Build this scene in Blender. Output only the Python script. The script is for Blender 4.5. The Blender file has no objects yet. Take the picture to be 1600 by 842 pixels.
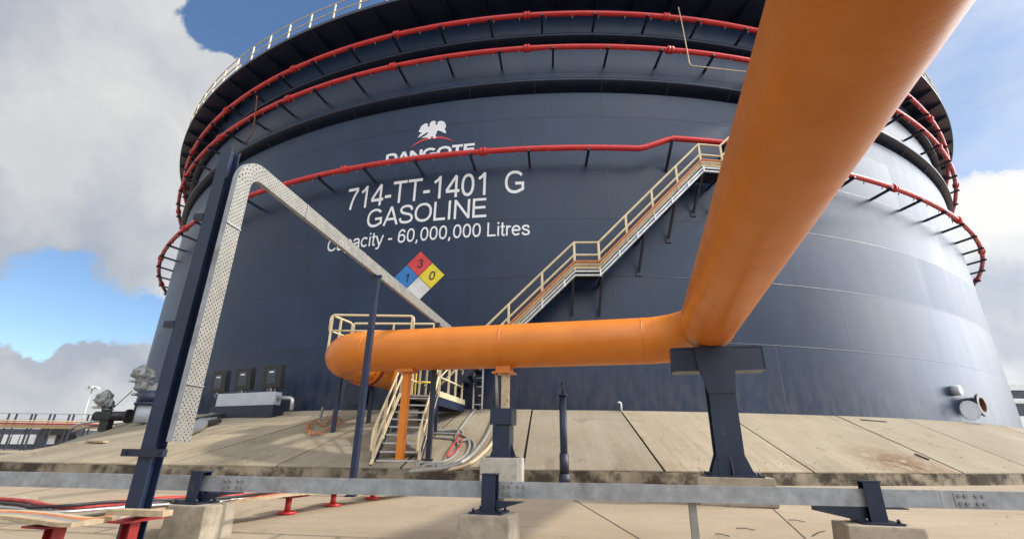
import bpy, bmesh, math, random
from mathutils import Vector, Matrix
random.seed(7)
R_ = math.radians
S = bpy.context.scene
COL = S.collection
PI = math.pi

# ------------------------------------------------------------------ camera
FPX, PITCH, ROLL = 750.35, .3645, .0138
EYE = Vector((0, 0, 1.0))
FW = Vector((0, math.cos(PITCH), math.sin(PITCH)))
X0 = Vector((1, 0, 0)); U0 = X0.cross(FW)
CX = X0*math.cos(ROLL) + U0*math.sin(ROLL)
CU = -X0*math.sin(ROLL) + U0*math.cos(ROLL)
cd = bpy.data.cameras.new('camera'); cam = bpy.data.objects.new('camera', cd); COL.objects.link(cam)
cd.sensor_width = 36; cd.lens = FPX/1600*36; cd.clip_start = .05; cd.clip_end = 3000
m = Matrix((CX, CU, -FW)).transposed().to_4x4(); m.translation = EYE
cam.matrix_world = m
S.camera = cam

# ------------------------------------------------------------------ light
SUN_AZ, SUN_EL = R_(93), R_(43)
SUND = Vector((math.sin(SUN_AZ)*math.cos(SUN_EL), math.cos(SUN_AZ)*math.cos(SUN_EL), math.sin(SUN_EL)))
ld = bpy.data.lights.new('sun', 'SUN'); ld.energy = 3.1; ld.angle = R_(3); ld.color = (1, .93, .82)
lo = bpy.data.objects.new('sun', ld); COL.objects.link(lo)
lo.rotation_euler = (-SUND).to_track_quat('-Z', 'Y').to_euler()
S.view_settings.view_transform = 'Standard'; S.view_settings.look = 'None'
S.view_settings.exposure = 0.2; S.view_settings.gamma = 1; S.view_settings.use_curve_mapping = False

def ray(x, y): return FW + CX*((x-800)/FPX) - CU*((y-421)/FPX)

# nodes helper
class NT:
    def __init__(s, tree): s.t = tree; s.n = tree.nodes; s.l = tree.links; s.n.clear()
    def new(s, typ, **kw):
        nd = s.n.new(typ)
        for k, v in kw.items(): setattr(nd, k, v)
        return nd
    def put(s, sock, v):
        if hasattr(v, 'is_linked') or isinstance(v, bpy.types.NodeSocket): s.l.new(v, sock)
        else: sock.default_value = v
    def math(s, op, a, b=0.0, c=None, clamp=False):
        nd = s.new('ShaderNodeMath', operation=op, use_clamp=clamp)
        s.put(nd.inputs[0], a); s.put(nd.inputs[1], b)
        if c is not None: s.put(nd.inputs[2], c)
        return nd.outputs[0]
    def vmath(s, op, a, b=(0, 0, 0)):
        nd = s.new('ShaderNodeVectorMath', operation=op)
        s.put(nd.inputs[0], a)
        if op == 'SCALE': s.put(nd.inputs['Scale'], b)
        else: s.put(nd.inputs[1], b)
        return nd.outputs['Value'] if op in ('DOT_PRODUCT', 'LENGTH') else nd.outputs[0]
    def noise(s, vec, scale, detail=4, rough=.55, dist=0, col=False):
        nd = s.new('ShaderNodeTexNoise'); s.put(nd.inputs['Vector'], vec)
        nd.inputs['Scale'].default_value = scale; nd.inputs['Detail'].default_value = detail
        nd.inputs['Roughness'].default_value = rough; nd.inputs['Distortion'].default_value = dist
        return nd.outputs['Color' if col else 'Fac']
    def rng(s, v, a, b, c=0.0, d=1.0, smooth=False):
        nd = s.new('ShaderNodeMapRange'); nd.interpolation_type = 'SMOOTHSTEP' if smooth else 'LINEAR'
        s.put(nd.inputs[0], v); nd.inputs[1].default_value = a; nd.inputs[2].default_value = b
        nd.inputs[3].default_value = c; nd.inputs[4].default_value = d
        return nd.outputs[0]
    def mix(s, f, a, b, mode='MIX'):
        nd = s.new('ShaderNodeMix', data_type='RGBA', blend_type=mode)
        s.put(nd.inputs[0], f)
        for i, v in ((6, a), (7, b)):
            if isinstance(v, tuple) and len(v) == 3: v = (*v, 1)
            s.put(nd.inputs[i], v)
        return nd.outputs[2]
    def scale(s, vec, sx, sy, sz):
        return s.vmath('MULTIPLY', vec, (sx, sy, sz))

# ------------------------------------------------------------------ sky
W = bpy.data.worlds.new('World'); S.world = W; W.use_nodes = True
n = NT(W.node_tree)
sky = n.new('ShaderNodeTexSky', sky_type='NISHITA'); sky.sun_disc = False
sky.sun_elevation = SUN_EL; sky.sun_rotation = SUN_AZ; sky.dust_density = .2; sky.ozone_density = 3.0
bg1 = n.new('ShaderNodeBackground'); bg1.inputs[1].default_value = .15
hsv = n.new('ShaderNodeHueSaturation'); hsv.inputs['Saturation'].default_value = 1.06; n.l.new(sky.outputs[0], hsv.inputs['Color'])
n.l.new(hsv.outputs[0], bg1.inputs[0])
tc = n.new('ShaderNodeTexCoord'); D = n.vmath('NORMALIZE', tc.outputs['Generated'])
warp = n.vmath('SCALE', n.vmath('SUBTRACT', n.noise(D, 3.5, 6, .6, col=True), (.5, .5, .5)), .36)
Dw = n.vmath('NORMALIZE', n.vmath('ADD', D, warp))
def blob(px, py, rin, rout, vec=Dw):
    d = ray(px, py).normalized()
    return n.rng(n.vmath('DOT_PRODUCT', vec, tuple(d)), math.cos(R_(rout)), math.cos(R_(rin)), smooth=True)
fb = n.noise(n.scale(D, 1, 1, 1.5), 2.6, 9, .58)
dens = n.math('ADD', fb, .24)
for (px, py, a, b, w) in ((530, -20, 5, 14, .5), (470, 30, 2, 8, .45), (385, 15, 1, 6, .3), (640, -160, 8, 24, .5), (180, 440, 3, 8, .42), (60, 435, 2, 7, .36), (225, 475, 2, 5, .35), (120, 465, 1, 5, .35),
                          (1545, 40, 4, 13, .42), (1590, 110, 2, 8, .30), (1480, 160, 1, 4.5, .3), (1300, -250, 10, 30, .4)):
    dens = n.math('SUBTRACT', dens, n.math('MULTIPLY', blob(px, py, a, b), w))
for (px, py, a, b, w) in ((200, 190, 8, 18, .25), (1570, 330, 5, 14, .3), (60, 550, 4, 10, .30), (190, 560, 3, 7, .30), (430, 70, 1, 4, .2)):
    dens = n.math('ADD', dens, n.math('MULTIPLY', blob(px, py, a, b), w))
mask = n.rng(dens, .46, .70, smooth=True)
veil = n.math('MULTIPLY', n.rng(n.vmath('DOT_PRODUCT', D, tuple(Vector((math.sin(SUN_AZ), math.cos(SUN_AZ), .3)).normalized())), .30, .80), n.rng(n.noise(n.scale(D, 1, 1, 2.2), 4.0, 7, .6), .35, .65, .25, .6))
mask = n.math('MAXIMUM', mask, veil)
sh = n.noise(n.vmath('ADD', n.scale(Dw, 1, 1, 1.8), (3.1, .4, .7)), 3.0, 6, .48)
sh = n.rng(sh, .32, .62)
for (px, py, a, b, w) in ((90, 540, 3, 12, .55), (210, 545, 2, 8, .3), (60, 350, 4, 13, .34), (1575, 190, 1, 6, .6), (120, 60, 4, 14, .12), (1590, 500, 2, 7, .5)):
    sh = n.math('SUBTRACT', sh, n.math('MULTIPLY', blob(px, py, a, b), w))
for (px, py, a, b, w) in ((60, 650, 3, 9, .5), (1540, 330, 5, 16, .45), (330, 120, 4, 12, .3), (1560, 600, 3, 9, .2)):
    sh = n.math('ADD', sh, n.math('MULTIPLY', blob(px, py, a, b), w))
sh = n.math('ADD', sh, 0, clamp=True)
ccol = n.mix(sh, (.38, .42, .49), (.67, .67, .66))
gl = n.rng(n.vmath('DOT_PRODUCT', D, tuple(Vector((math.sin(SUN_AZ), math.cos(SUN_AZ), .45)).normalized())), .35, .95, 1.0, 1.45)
gl = n.math('ADD', gl, n.rng(n.vmath('DOT_PRODUCT', D, tuple(Vector((math.sin(R_(88)), math.cos(R_(88)), .38)).normalized())), .84, .985, 0, 8.5, smooth=True))  # extra glow near the sun, out of view, added for the tank's right-hand sheen
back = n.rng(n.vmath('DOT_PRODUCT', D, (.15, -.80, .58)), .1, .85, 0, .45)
back = n.math('ADD', back, n.rng(n.vmath('DOT_PRODUCT', D, tuple(Vector((.22, -.72, .66)).normalized())), .78, .96, 0, 2.6, smooth=True))  # extra glow high behind the camera, added to brighten the upper tank wall
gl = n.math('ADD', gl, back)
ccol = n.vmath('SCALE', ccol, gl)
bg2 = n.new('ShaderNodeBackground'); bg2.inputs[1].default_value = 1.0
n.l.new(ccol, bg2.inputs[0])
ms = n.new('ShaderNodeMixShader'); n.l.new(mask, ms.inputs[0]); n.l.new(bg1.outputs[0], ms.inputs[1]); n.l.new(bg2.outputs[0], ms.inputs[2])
wo = n.new('ShaderNodeOutputWorld'); n.l.new(ms.outputs[0], wo.inputs[0])

# ------------------------------------------------------------------ places
TC = Vector((50*math.sin(.0757), 50*math.cos(.0757), 0)); TR = 33.0
TZ = 2.37
def gz(y): return -.25 + .05*min(max(y, 0), 11.9)
def aty(x, y, Y): d = ray(x, y); return EYE + d*(Y/d.y)
def atz(x, y, z): d = ray(x, y); return EYE + d*((z-1)/d.z)
def atr(x, y, r):
    d = ray(x, y); a = d.x**2+d.y**2; b = -(TC.x*d.x+TC.y*d.y); c = TC.x**2+TC.y**2-r*r
    t = (-b-math.sqrt(max(0, b*b-a*c)))/a
    return EYE + d*t
def pol(a, r, z): return Vector((TC.x+r*math.sin(a), TC.y-r*math.cos(a), z))
def angz(P): return math.atan2(P.x-TC.x, -(P.y-TC.y)), P.z
KTOP = .66
def rk(a):
    dg = math.degrees(a)
    pts = ((-60, 36.5), (-40, 36.8), (-31, 38.6), (-26, 40.4), (-23, 40.6), (-16, 39.6), (-12, 38.7), (-3.4, 37.75), (6, 37.1), (18, 36.6), (60, 36))
    for (a0, r0), (a1, r1) in zip(pts, pts[1:]):
        if dg <= a1: return r0+(r1-r0)*max(0, (dg-a0))/(a1-a0)
    return 36
def slope_z(x, y):
    a, _ = angz(Vector((x, y, 0))); r = math.hypot(x-TC.x, y-TC.y); k = rk(a)
    if r >= k: return gz(y)
    t = (r-(TR+.2))/(k-(TR+.2)); return TZ+(KTOP-TZ)*min(max(t, 0), 1)
def onslope(x, y, up=0.0, y0=4.0):
    d = ray(x, y); t = y0/d.y
    while t < 40:
        P = EYE+d*t
        if P.z <= slope_z(P.x, P.y)+up: return P
        t += .02
    return P

# ------------------------------------------------------------------ materials
M = {}
def mat(name, base, rough=.5, metal=0.0, var=.12, vscale=2.5, bump=.0, bscale=40, dirt=None, spec=None, rvar=.08):
    mt = bpy.data.materials.new(name); mt.use_nodes = True; k = NT(mt.node_tree)
    o = k.new('ShaderNodeOutputMaterial'); b = k.new('ShaderNodeBsdfPrincipled'); k.l.new(b.outputs[0], o.inputs[0])
    g = k.new('ShaderNodeNewGeometry'); P = g.outputs['Position']
    f = k.rng(k.noise(P, vscale, 6, .6), .3, .7)
    c = k.mix(f, tuple(v*(1-var) for v in base), tuple(min(1, v*(1+var)) for v in base))
    if dirt:
        dcol, lo_, hi_, sc = dirt
        c = k.mix(k.rng(k.noise(P, sc, 8, .65), lo_, hi_, smooth=True), c, dcol)
    k.put(b.inputs['Base Color'], c)
    k.put(b.inputs['Roughness'], k.rng(k.noise(P, vscale*2.3, 5), .3, .7, max(.03, rough-rvar), min(1, rough+rvar)))
    b.inputs['Metallic'].default_value = metal
    if spec is not None: b.inputs['Specular IOR Level'].default_value = spec
    if bump:
        bn = k.new('ShaderNodeBump'); bn.inputs['Strength'].default_value = bump; bn.inputs['Distance'].default_value = .01
        k.put(bn.inputs['Height'], k.noise(P, bscale, 5, .6)); k.l.new(bn.outputs[0], b.inputs['Normal'])
    M[name] = mt; mt['k'] = 1
    return mt
NAVY = (.012, .023, .054)
mat('navy_paint', NAVY, .38, var=.25, dirt=((.055, .055, .06), .60, .78, 5), bump=.06, bscale=25)
mat('navy_dark', (.012, .017, .038), .45, var=.2)
mat('red_paint', (.56, .030, .030), .38, var=.15, dirt=((.30, .03, .025), .55, .75, 3))
mat('red_dull', (.26, .014, .014), .5, var=.25, dirt=((.14, .04, .03), .5, .75, 8))
mat('cream_paint', (.62, .52, .33), .5, var=.12, dirt=((.36, .28, .17), .56, .8, 7))
mat('yellow_paint', (.70, .50, .07), .5)
mat('galvanised', (.50, .51, .52), .42, metal=.75, var=.16, vscale=9, dirt=((.33, .31, .28), .55, .8, 4), bump=.05, bscale=60)
mat('galvanised_pale', (.29, .28, .25), .5, metal=.35, var=.14, vscale=6, dirt=((.36, .29, .19), .56, .8, 5))
mat('rail_steel', (.31, .325, .34), .5, metal=.25, var=.25, vscale=7, dirt=((.20, .19, .18), .52, .75, 3), bump=.08, bscale=70)
mat('plinth_concrete', (.36, .31, .24), .9, var=.22, vscale=5, bump=.5, bscale=28, dirt=((.20, .165, .12), .5, .75, 4), spec=.2)
mat('pale_concrete', (.46, .43, .37), .9, var=.18, vscale=6, bump=.5, bscale=30, dirt=((.26, .22, .18), .52, .75, 5), spec=.2)
mat('white_paint', (.74, .75, .77), .45, var=.04)
mat('letter_white', (.76, .78, .80), .5, var=.06)
mat('letter_red', (.55, .05, .05), .5)
mat('sign_red', (.58, .045, .05), .5); mat('sign_blue', (.02, .17, .46), .5); mat('sign_yellow', (.70, .58, .03), .5)
mat('sign_white', (.62, .63, .62), .5); mat('ink', (.02, .02, .025), .6)
mat('cable_red', (.42, .04, .035), .5, var=.25, vscale=8); mat('cable_orange', (.50, .16, .05), .5, var=.2, vscale=8)
mat('cable_beige', (.52, .40, .26), .6, var=.2, vscale=8, dirt=((.30, .22, .13), .52, .75, 9)); mat('cable_black', (.02, .02, .022), .5)
mat('cable_grey', (.25, .245, .23), .55, var=.2, vscale=8)
mat('cabinet_grey', (.42, .45, .50), .5, var=.08)
mat('lamp_glass', (.05, .065, .09), .12, var=.05)
mat('bolt_steel', (.25, .25, .26), .45, metal=.6)
mat('timber', (.42, .32, .20), .8, var=.25, vscale=12, bump=.3)
mat('rust', (.16, .06, .03), .9, var=.3, vscale=12)
mat('far_steel', (.045, .055, .075), .7, var=.3); mat('far_white', (.62, .64, .66), .6)
mat('far_beige', (.44, .33, .20), .7, var=.2)

# tank shell paint: plates welded in courses
def tank_paint():
    mt = bpy.data.materials.new('tank_paint'); mt.use_nodes = True; k = NT(mt.node_tree)
    o = k.new('ShaderNodeOutputMaterial'); b = k.new('ShaderNodeBsdfPrincipled'); k.l.new(b.outputs[0], o.inputs[0])
    g = k.new('ShaderNodeNewGeometry'); P = g.outputs['Position']
    q = k.vmath('SUBTRACT', P, tuple(TC)); sp = k.new('ShaderNodeSeparateXYZ'); k.l.new(q, sp.inputs[0])
    an = k.math('ARCTAN2', sp.outputs[0], k.math('MULTIPLY', sp.outputs[1], -1))
    u = k.math('MULTIPLY', an, TR); v = k.math('SUBTRACT', sp.outputs[2], TZ)
    cb = k.new('ShaderNodeCombineXYZ'); k.l.new(u, cb.inputs[0]); k.l.new(v, cb.inputs[1]); UV = cb.outputs[0]
    br = k.new('ShaderNodeTexBrick'); k.l.new(UV, br.inputs['Vector'])
    br.inputs['Scale'].default_value = 1; br.inputs['Brick Width'].default_value = 9.4; br.inputs['Row Height'].default_value = 2.42
    br.inputs['Mortar Size'].default_value = .022; br.inputs['Mortar Smooth'].default_value = .35; br.offset = .37
    br.inputs['Color1'].default_value = (.74, .76, .80, 1); br.inputs['Color2'].default_value = (1.2, 1.18, 1.14, 1)
    br.inputs['Mortar'].default_value = (.45, .45, .45, 1)
    # vertical weathering streaks
    st = k.noise(k.scale(UV, 1.2, .12, 1), 1.5, 7, .65)
    pt = k.noise(UV, .35, 6, .6)
    c = k.mix(k.rng(st, .35, .7), (.0035, .0155, .046), (.0065, .0240, .066))
    c = k.mix(k.rng(pt, .45, .75), c, (.010, .030, .074))
    c = k.mix(1.0, c, br.outputs['Color'], 'MULTIPLY')
    dust = k.rng(k.noise(k.scale(UV, 1.6, .18, 1), 1.6, 8, .7), .56, .84, 0, .34, smooth=True)
    c = k.mix(dust, c, (.045, .062, .10))
    low = k.math('MULTIPLY', k.rng(v, 0, 2.2, 1, 0), k.rng(k.noise(k.scale(UV, 1.5, .5, 1), 2.0, 7, .65), .4, .75))
    c = k.mix(k.math('MULTIPLY', low, .5), c, (.12, .11, .10))
    k.put(b.inputs['Base Color'], c)
    bw = k.new('ShaderNodeRGBToBW'); k.l.new(br.outputs['Color'], bw.inputs[0])
    rv = k.math('ADD', k.rng(st, .3, .7, .34, .40), k.rng(bw.outputs[0], .75, 1.15, -.04, .06))
    k.put(b.inputs['Roughness'], k.math('ADD', rv, k.math('MULTIPLY', dust, .12)))
    b.inputs['IOR'].default_value = 1.47
    h = k.math('ADD', k.math('MULTIPLY', br.outputs['Fac'], .5), k.math('MULTIPLY', k.noise(UV, .8, 3), .5))
    bn = k.new('ShaderNodeBump'); bn.inputs['Strength'].default_value = .38; bn.inputs['Distance'].default_value = .03
    k.put(bn.inputs['Height'], h); k.l.new(bn.outputs[0], b.inputs['Normal'])
    M['tank_paint'] = mt
tank_paint()

def orange_paint():
    mt = bpy.data.materials.new('orange_paint'); mt.use_nodes = True; k = NT(mt.node_tree)
    o = k.new('ShaderNodeOutputMaterial'); b = k.new('ShaderNodeBsdfPrincipled'); k.l.new(b.outputs[0], o.inputs[0])
    tcn = k.new('ShaderNodeUVMap'); UV = tcn.outputs[0]
    g = k.new('ShaderNodeNewGeometry'); P = g.outputs['Position']
    c = k.mix(k.rng(k.noise(P, 1.6, 6, .6), .3, .7), (.62, .179, .015), (.72, .225, .023))
    c = k.mix(k.rng(k.noise(P, 5, 8, .7), .60, .82, 0, .35, smooth=True), c, (.42, .17, .05))
    c = k.mix(k.rng(k.noise(k.scale(UV, 22, 4.0, 1), 1.0, 4, .6, .8), .38, .7, 0, .12), c, (.44, .125, .012))
    k.put(b.inputs['Base Color'], c)
    k.put(b.inputs['Roughness'], k.rng(k.noise(P, 3, 5), .3, .7, .30, .44))
    rip = k.noise(k.scale(UV, 22, 4.0, 1), 1.0, 4, .6, .8)
    bn = k.new('ShaderNodeBump'); bn.inputs['Strength'].default_value = .4; bn.inputs['Distance'].default_value = .010
    k.put(bn.inputs['Height'], rip); k.l.new(bn.outputs[0], b.inputs['Normal'])
    M['orange_paint'] = mt
orange_paint()

def concrete_slab(name, c0, c1, streak, stain, polar):
    mt = bpy.data.materials.new(name); mt.use_nodes = True; k = NT(mt.node_tree)
    o = k.new('ShaderNodeOutputMaterial'); b = k.new('ShaderNodeBsdfPrincipled'); k.l.new(b.outputs[0], o.inputs[0])
    g = k.new('ShaderNodeNewGeometry'); P = g.outputs['Position']
    c = k.mix(k.rng(k.noise(P, .55, 8, .62), .32, .68), c0, c1)
    if polar:
        q = k.vmath('SUBTRACT', P, tuple(TC)); sp = k.new('ShaderNodeSeparateXYZ'); k.l.new(q, sp.inputs[0])
        an = k.math('MULTIPLY', k.math('ARCTAN2', sp.outputs[0], k.math('MULTIPLY', sp.outputs[1], -1)), 37)
        cb = k.new('ShaderNodeCombineXYZ'); k.l.new(an, cb.inputs[0]); k.l.new(k.vmath('LENGTH', q), cb.inputs[1]); V = cb.outputs[0]
        s1 = k.noise(k.scale(V, 7, .35, 1), 1.0, 5, .6)
        s2 = k.noise(k.scale(V, 1.1, .25, 1), 1.0, 5, .6)
    else:
        s1 = k.noise(k.scale(P, .7, 6, 1), 1.0, 6, .65)
        s2 = k.noise(k.scale(P, .35, 1.2, 1), 1.0, 6, .6)
    if polar:
        at = k.new('ShaderNodeAttribute', attribute_name='tone')
        c = k.mix(1.0, c, k.mix(at.outputs['Fac'], (.80, .81, .83), (1.08, 1.04, .98)), 'MULTIPLY')
        rd = k.vmath('LENGTH', q)
        tine = k.math('MULTIPLY', k.rng(k.math('SINE', k.math('ADD', k.math('MULTIPLY', an, 33), k.math('MULTIPLY', k.noise(V, .8, 3), 4))), 0, 1, 0, .85), k.rng(an, 2.5, 8.0))
        c = k.mix(k.math('MULTIPLY', tine, k.rng(k.noise(V, .9, 4), .35, .6)), c, (.20, .165, .115))
        foot = k.math('MULTIPLY', k.rng(rd, 35.2, 37.6), k.rng(k.noise(k.scale(V, 1.3, .5, 1), 1.0, 8, .7), .45, .68, smooth=True))
        c = k.mix(k.math('MULTIPLY', foot, .75), c, (.17, .135, .095))
        RP = onslope(1412, 724); dv = k.vmath('LENGTH', k.vmath('MULTIPLY', k.vmath('SUBTRACT', P, tuple(RP)), (1, 1.5, 0)))
        c = k.mix(k.math('MULTIPLY', k.rng(dv, .3, 1.7, 1, 0), k.rng(k.noise(P, 3.2, 8, .75), .36, .54, smooth=True)), c, (.14, .065, .03))
    c = k.mix(k.rng(s1, .42, .72, 0, .55), c, streak)
    vo = k.new('ShaderNodeTexVoronoi', feature='DISTANCE_TO_EDGE'); vo.inputs['Scale'].default_value = .42
    k.put(vo.inputs['Vector'], k.vmath('ADD', P, k.vmath('SCALE', k.noise(P, 1.7, 6, .65, col=True), .9)))
    ck = k.math('MULTIPLY', k.rng(vo.outputs['Distance'], .0, .010, 1, 0), k.rng(k.noise(P, .45, 3), .50, .60))
    c = k.mix(k.math('MULTIPLY', ck, .7), c, (.10, .08, .055))
    c = k.mix(k.rng(s2, .48, .78, 0, .6), c, streak)
    c = k.mix(k.rng(k.noise(P, 1.1, 9, .72), .54, .74, 0, .8, smooth=True), c, stain)
    k.put(b.inputs['Base Color'], c); b.inputs['Roughness'].default_value = .9; b.inputs['Specular IOR Level'].default_value = .2
    bn = k.new('ShaderNodeBump'); bn.inputs['Strength'].default_value = .35; bn.inputs['Distance'].default_value = .02
    k.put(bn.inputs['Height'], k.math('ADD', s1, k.noise(P, 18, 6, .65))); k.l.new(bn.outputs[0], b.inputs['Normal'])
    M[name] = mt
concrete_slab('slope_concrete', (.29, .247, .183), (.375, .328, .25), (.24, .193, .132), (.17, .128, .085), True)
concrete_slab('ground_concrete', (.31, .247, .178), (.395, .325, .24), (.31, .235, .155), (.22, .16, .105), False)
mat('unseen_dark_ground', (.17, .14, .105), .95, var=.3, vscale=3, bump=.8, bscale=14, dirt=((.08, .065, .05), .5, .75, 6), spec=.2)
mat('joint_dark', (.06, .05, .04), .95)
mat('kerb_concrete', (.22, .185, .135), .9, var=.35, vscale=1.6, bump=.6, bscale=22, dirt=((.05, .04, .03), .40, .58, 1.5), spec=.2)

def wrap_plastic():
    mt = bpy.data.materials.new('plastic_wrap'); mt.use_nodes = True; k = NT(mt.node_tree)
    o = k.new('ShaderNodeOutputMaterial'); b = k.new('ShaderNodeBsdfPrincipled'); k.l.new(b.outputs[0], o.inputs[0])
    g = k.new('ShaderNodeNewGeometry'); P = g.outputs['Position']
    k.put(b.inputs['Base Color'], k.mix(k.rng(k.noise(P, 4, 6), .3, .7), (.30, .30, .30), (.62, .62, .60)))
    b.inputs['Roughness'].default_value = .16; b.inputs['Transmission Weight'].default_value = .5
    bn = k.new('ShaderNodeBump'); bn.inputs['Strength'].default_value = .9; bn.inputs['Distance'].default_value = .05
    k.put(bn.inputs['Height'], k.noise(P, 6, 5, .6, 1)); k.l.new(bn.outputs[0], b.inputs['Normal'])
    M['plastic_wrap'] = mt
wrap_plastic()

# ------------------------------------------------------------------ mesh helpers
WL = {}
def wloc(o): return WL.get(o.name, Vector((0, 0, 0)))
class MB:
    def __init__(s): s.b = bmesh.new(); s.uv = None
    def box(s, c, size, ax=None, mi=0, bev=0):
        ax = ax or (Vector((1, 0, 0)), Vector((0, 1, 0)), Vector((0, 0, 1)))
        c = Vector(c); h = [v/2 for v in size]; vs = []
        for dz in (-1, 1):
            for dx, dy in ((-1, -1), (1, -1), (1, 1), (-1, 1)):
                vs.append(s.b.verts.new(c+ax[0]*h[0]*dx+ax[1]*h[1]*dy+ax[2]*h[2]*dz))
        fs = []
        for q in ((3, 2, 1, 0), (4, 5, 6, 7), (0, 1, 5, 4), (1, 2, 6, 5), (2, 3, 7, 6), (3, 0, 4, 7)):
            f = s.b.faces.new([vs[i] for i in q]); f.material_index = mi; fs.append(f)
        if bev:
            es = list({e for f in fs for e in f.edges})
            bmesh.ops.bevel(s.b, geom=es, offset=bev, segments=2, affect='EDGES', profile=.6)
        return s
    def bar(s, p, q, w, h, up=Vector((0, 0, 1)), mi=0):
        p, q = Vector(p), Vector(q); d = (q-p); L = d.length; d.normalize()
        sd = d.cross(up)
        if sd.length < 1e-4: sd = d.cross(Vector((1, 0, 0)))
        sd.normalize(); u = sd.cross(d)
        return s.box((p+q)/2, (L, w, h), (d, sd, u), mi)
    def tube(s, pts, r, seg=10, closed=False, cap=True, uvs=False, mi=0, radii=None):
        pts = [Vector(p) for p in pts]; N = len(pts); rings = []; nrm = None; acc = 0; accs = []
        for i, p in enumerate(pts):
            if i: acc += (p-pts[i-1]).length
            accs.append(acc)
            if closed: t = pts[(i+1) % N]-pts[i-1]
            else: t = (pts[min(i+1, N-1)]-pts[max(i-1, 0)])
            t.normalize()
            if nrm is None:
                nrm = t.cross(Vector((0, 0, 1)))
                if nrm.length < .1: nrm = t.cross(Vector((1, 0, 0)))
            nrm = (nrm-t*nrm.dot(t)).normalized(); bn = t.cross(nrm)
            rr = radii[i] if radii else r
            rings.append([s.b.verts.new(p+(nrm*math.cos(2*PI*j/seg)+bn*math.sin(2*PI*j/seg))*rr) for j in range(seg)])
        uvl = s.b.loops.layers.uv.verify() if uvs else None
        for i in range(N if closed else N-1):
            a, c = rings[i], rings[(i+1) % N]
            for j in range(seg):
                f = s.b.faces.new((a[j], a[(j+1) % seg], c[(j+1) % seg], c[j])); f.smooth = True; f.material_index = mi
                if uvl:
                    for lp, (uu, vv) in zip(f.loops, ((accs[i], j/seg), (accs[i], (j+1)/seg), (accs[min(i+1, N-1)], (j+1)/seg), (accs[min(i+1, N-1)], j/seg))):
                        lp[uvl].uv = (uu, vv*3.3)
        if cap and not closed:
            s.b.faces.new(rings[0][::-1]).material_index = mi; s.b.faces.new(rings[-1]).material_index = mi
        return s
    def cyl(s, p, q, r, seg=20, mi=0, r2=None):
        p, q = Vector(p), Vector(q)
        return s.tube([p, q], r, seg, mi=mi, radii=(r, r2 if r2 is not None else r))
    def sweep(s, prof, a0, a1, nseg, closed=False, smooth=True, mi=0, zfn=None):
        """profile of (r, z) swept about the tank axis"""
        full = abs(a1-a0) > 2*PI-1e-3; cols = []
        for i in range(nseg if full else nseg+1):
            a = a0+(a1-a0)*i/nseg
            cols.append([s.b.verts.new(pol(a, r, z)) for r, z in prof])
        C = len(cols); K = len(prof)
        for i in range(C if full else C-1):
            c, d = cols[i], cols[(i+1) % C]
            for j in range(K if closed else K-1):
                j2 = (j+1) % K
                f = s.b.faces.new((c[j], d[j], d[j2], c[j2])); f.smooth = smooth and K > 6; f.material_index = mi
        if closed and not full:
            s.b.faces.new(cols[0]); s.b.faces.new(cols[-1][::-1])
        return s
    def poly(s, pts, mi=0):
        f = s.b.faces.new([s.b.verts.new(Vector(p)) for p in pts]); f.material_index = mi; return s
    def prism(s, pts, d, mi=0):
        a = [s.b.verts.new(Vector(p)) for p in pts]; c = [s.b.verts.new(Vector(p)+Vector(d)) for p in pts]
        s.b.faces.new(a).material_index = mi; s.b.faces.new(c[::-1]).material_index = mi
        for i in range(len(a)):
            j = (i+1) % len(a); s.b.faces.new((a[j], a[i], c[i], c[j])).material_index = mi
        return s
    def ico(s, c, r, jit=.12, sub=3, sc=(1, 1, 1)):
        g = bmesh.ops.create_icosphere(s.b, subdivisions=sub, radius=1)
        rr = random.Random(int(abs(c[0]*91+c[2]*37)))
        ph = [(rr.uniform(2, 6), Vector((rr.gauss(0, 1), rr.gauss(0, 1), rr.gauss(0, 1))).normalized(), rr.uniform(0, 6)) for _ in range(9)]
        for v in g['verts']:
            d = v.co.copy(); k = 1+jit*sum(math.sin(f*d.dot(w)*1.6+p) for f, w, p in ph)/3
            v.co = Vector(c)+Vector((d.x*sc[0], d.y*sc[1], d.z*sc[2]))*r*k
            for f in v.link_faces: f.smooth = True
        return s
    def build(s, name, mats, parent=None, loc=None, smooth=None):
        if isinstance(mats, str): mats = [mats]
        bmesh.ops.recalc_face_normals(s.b, faces=s.b.faces)
        off = wloc(parent) if parent else (Vector(loc) if loc is not None else Vector((0, 0, 0)))
        if off.length: bmesh.ops.translate(s.b, verts=s.b.verts, vec=-off)
        me = bpy.data.meshes.new(name); s.b.to_mesh(me); s.b.free()
        for mm in mats: me.materials.append(M[mm])
        o = bpy.data.objects.new(name, me); COL.objects.link(o)
        if parent: o.parent = parent; WL[o.name] = off
        elif loc is not None: o.location = loc; WL[o.name] = Vector(loc)
        return o
def tag(o, label, cat, group=None, kind=None):
    o['label'] = label; o['category'] = cat
    if group: o['group'] = group
    if kind: o['kind'] = kind
    return o
def thing(name, label, cat, loc, group=None):
    o = bpy.data.objects.new(name, None); COL.objects.link(o); o.location = loc; o.empty_display_size = .2
    WL[o.name] = Vector(loc); return tag(o, label, cat, group)
def struct(o): o['kind'] = 'structure'; return o
def dupchild(src, parent, rz=None, loc=None):
    c = src.copy(); COL.objects.link(c); c.parent = parent
    if rz is not None: c.rotation_euler.z = rz
    if loc is not None: c.location = loc
    return c
def arc_pts(a0, a1, r, z, nseg): return [pol(a0+(a1-a0)*i/nseg, r, z) for i in range(nseg+1)]
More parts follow.
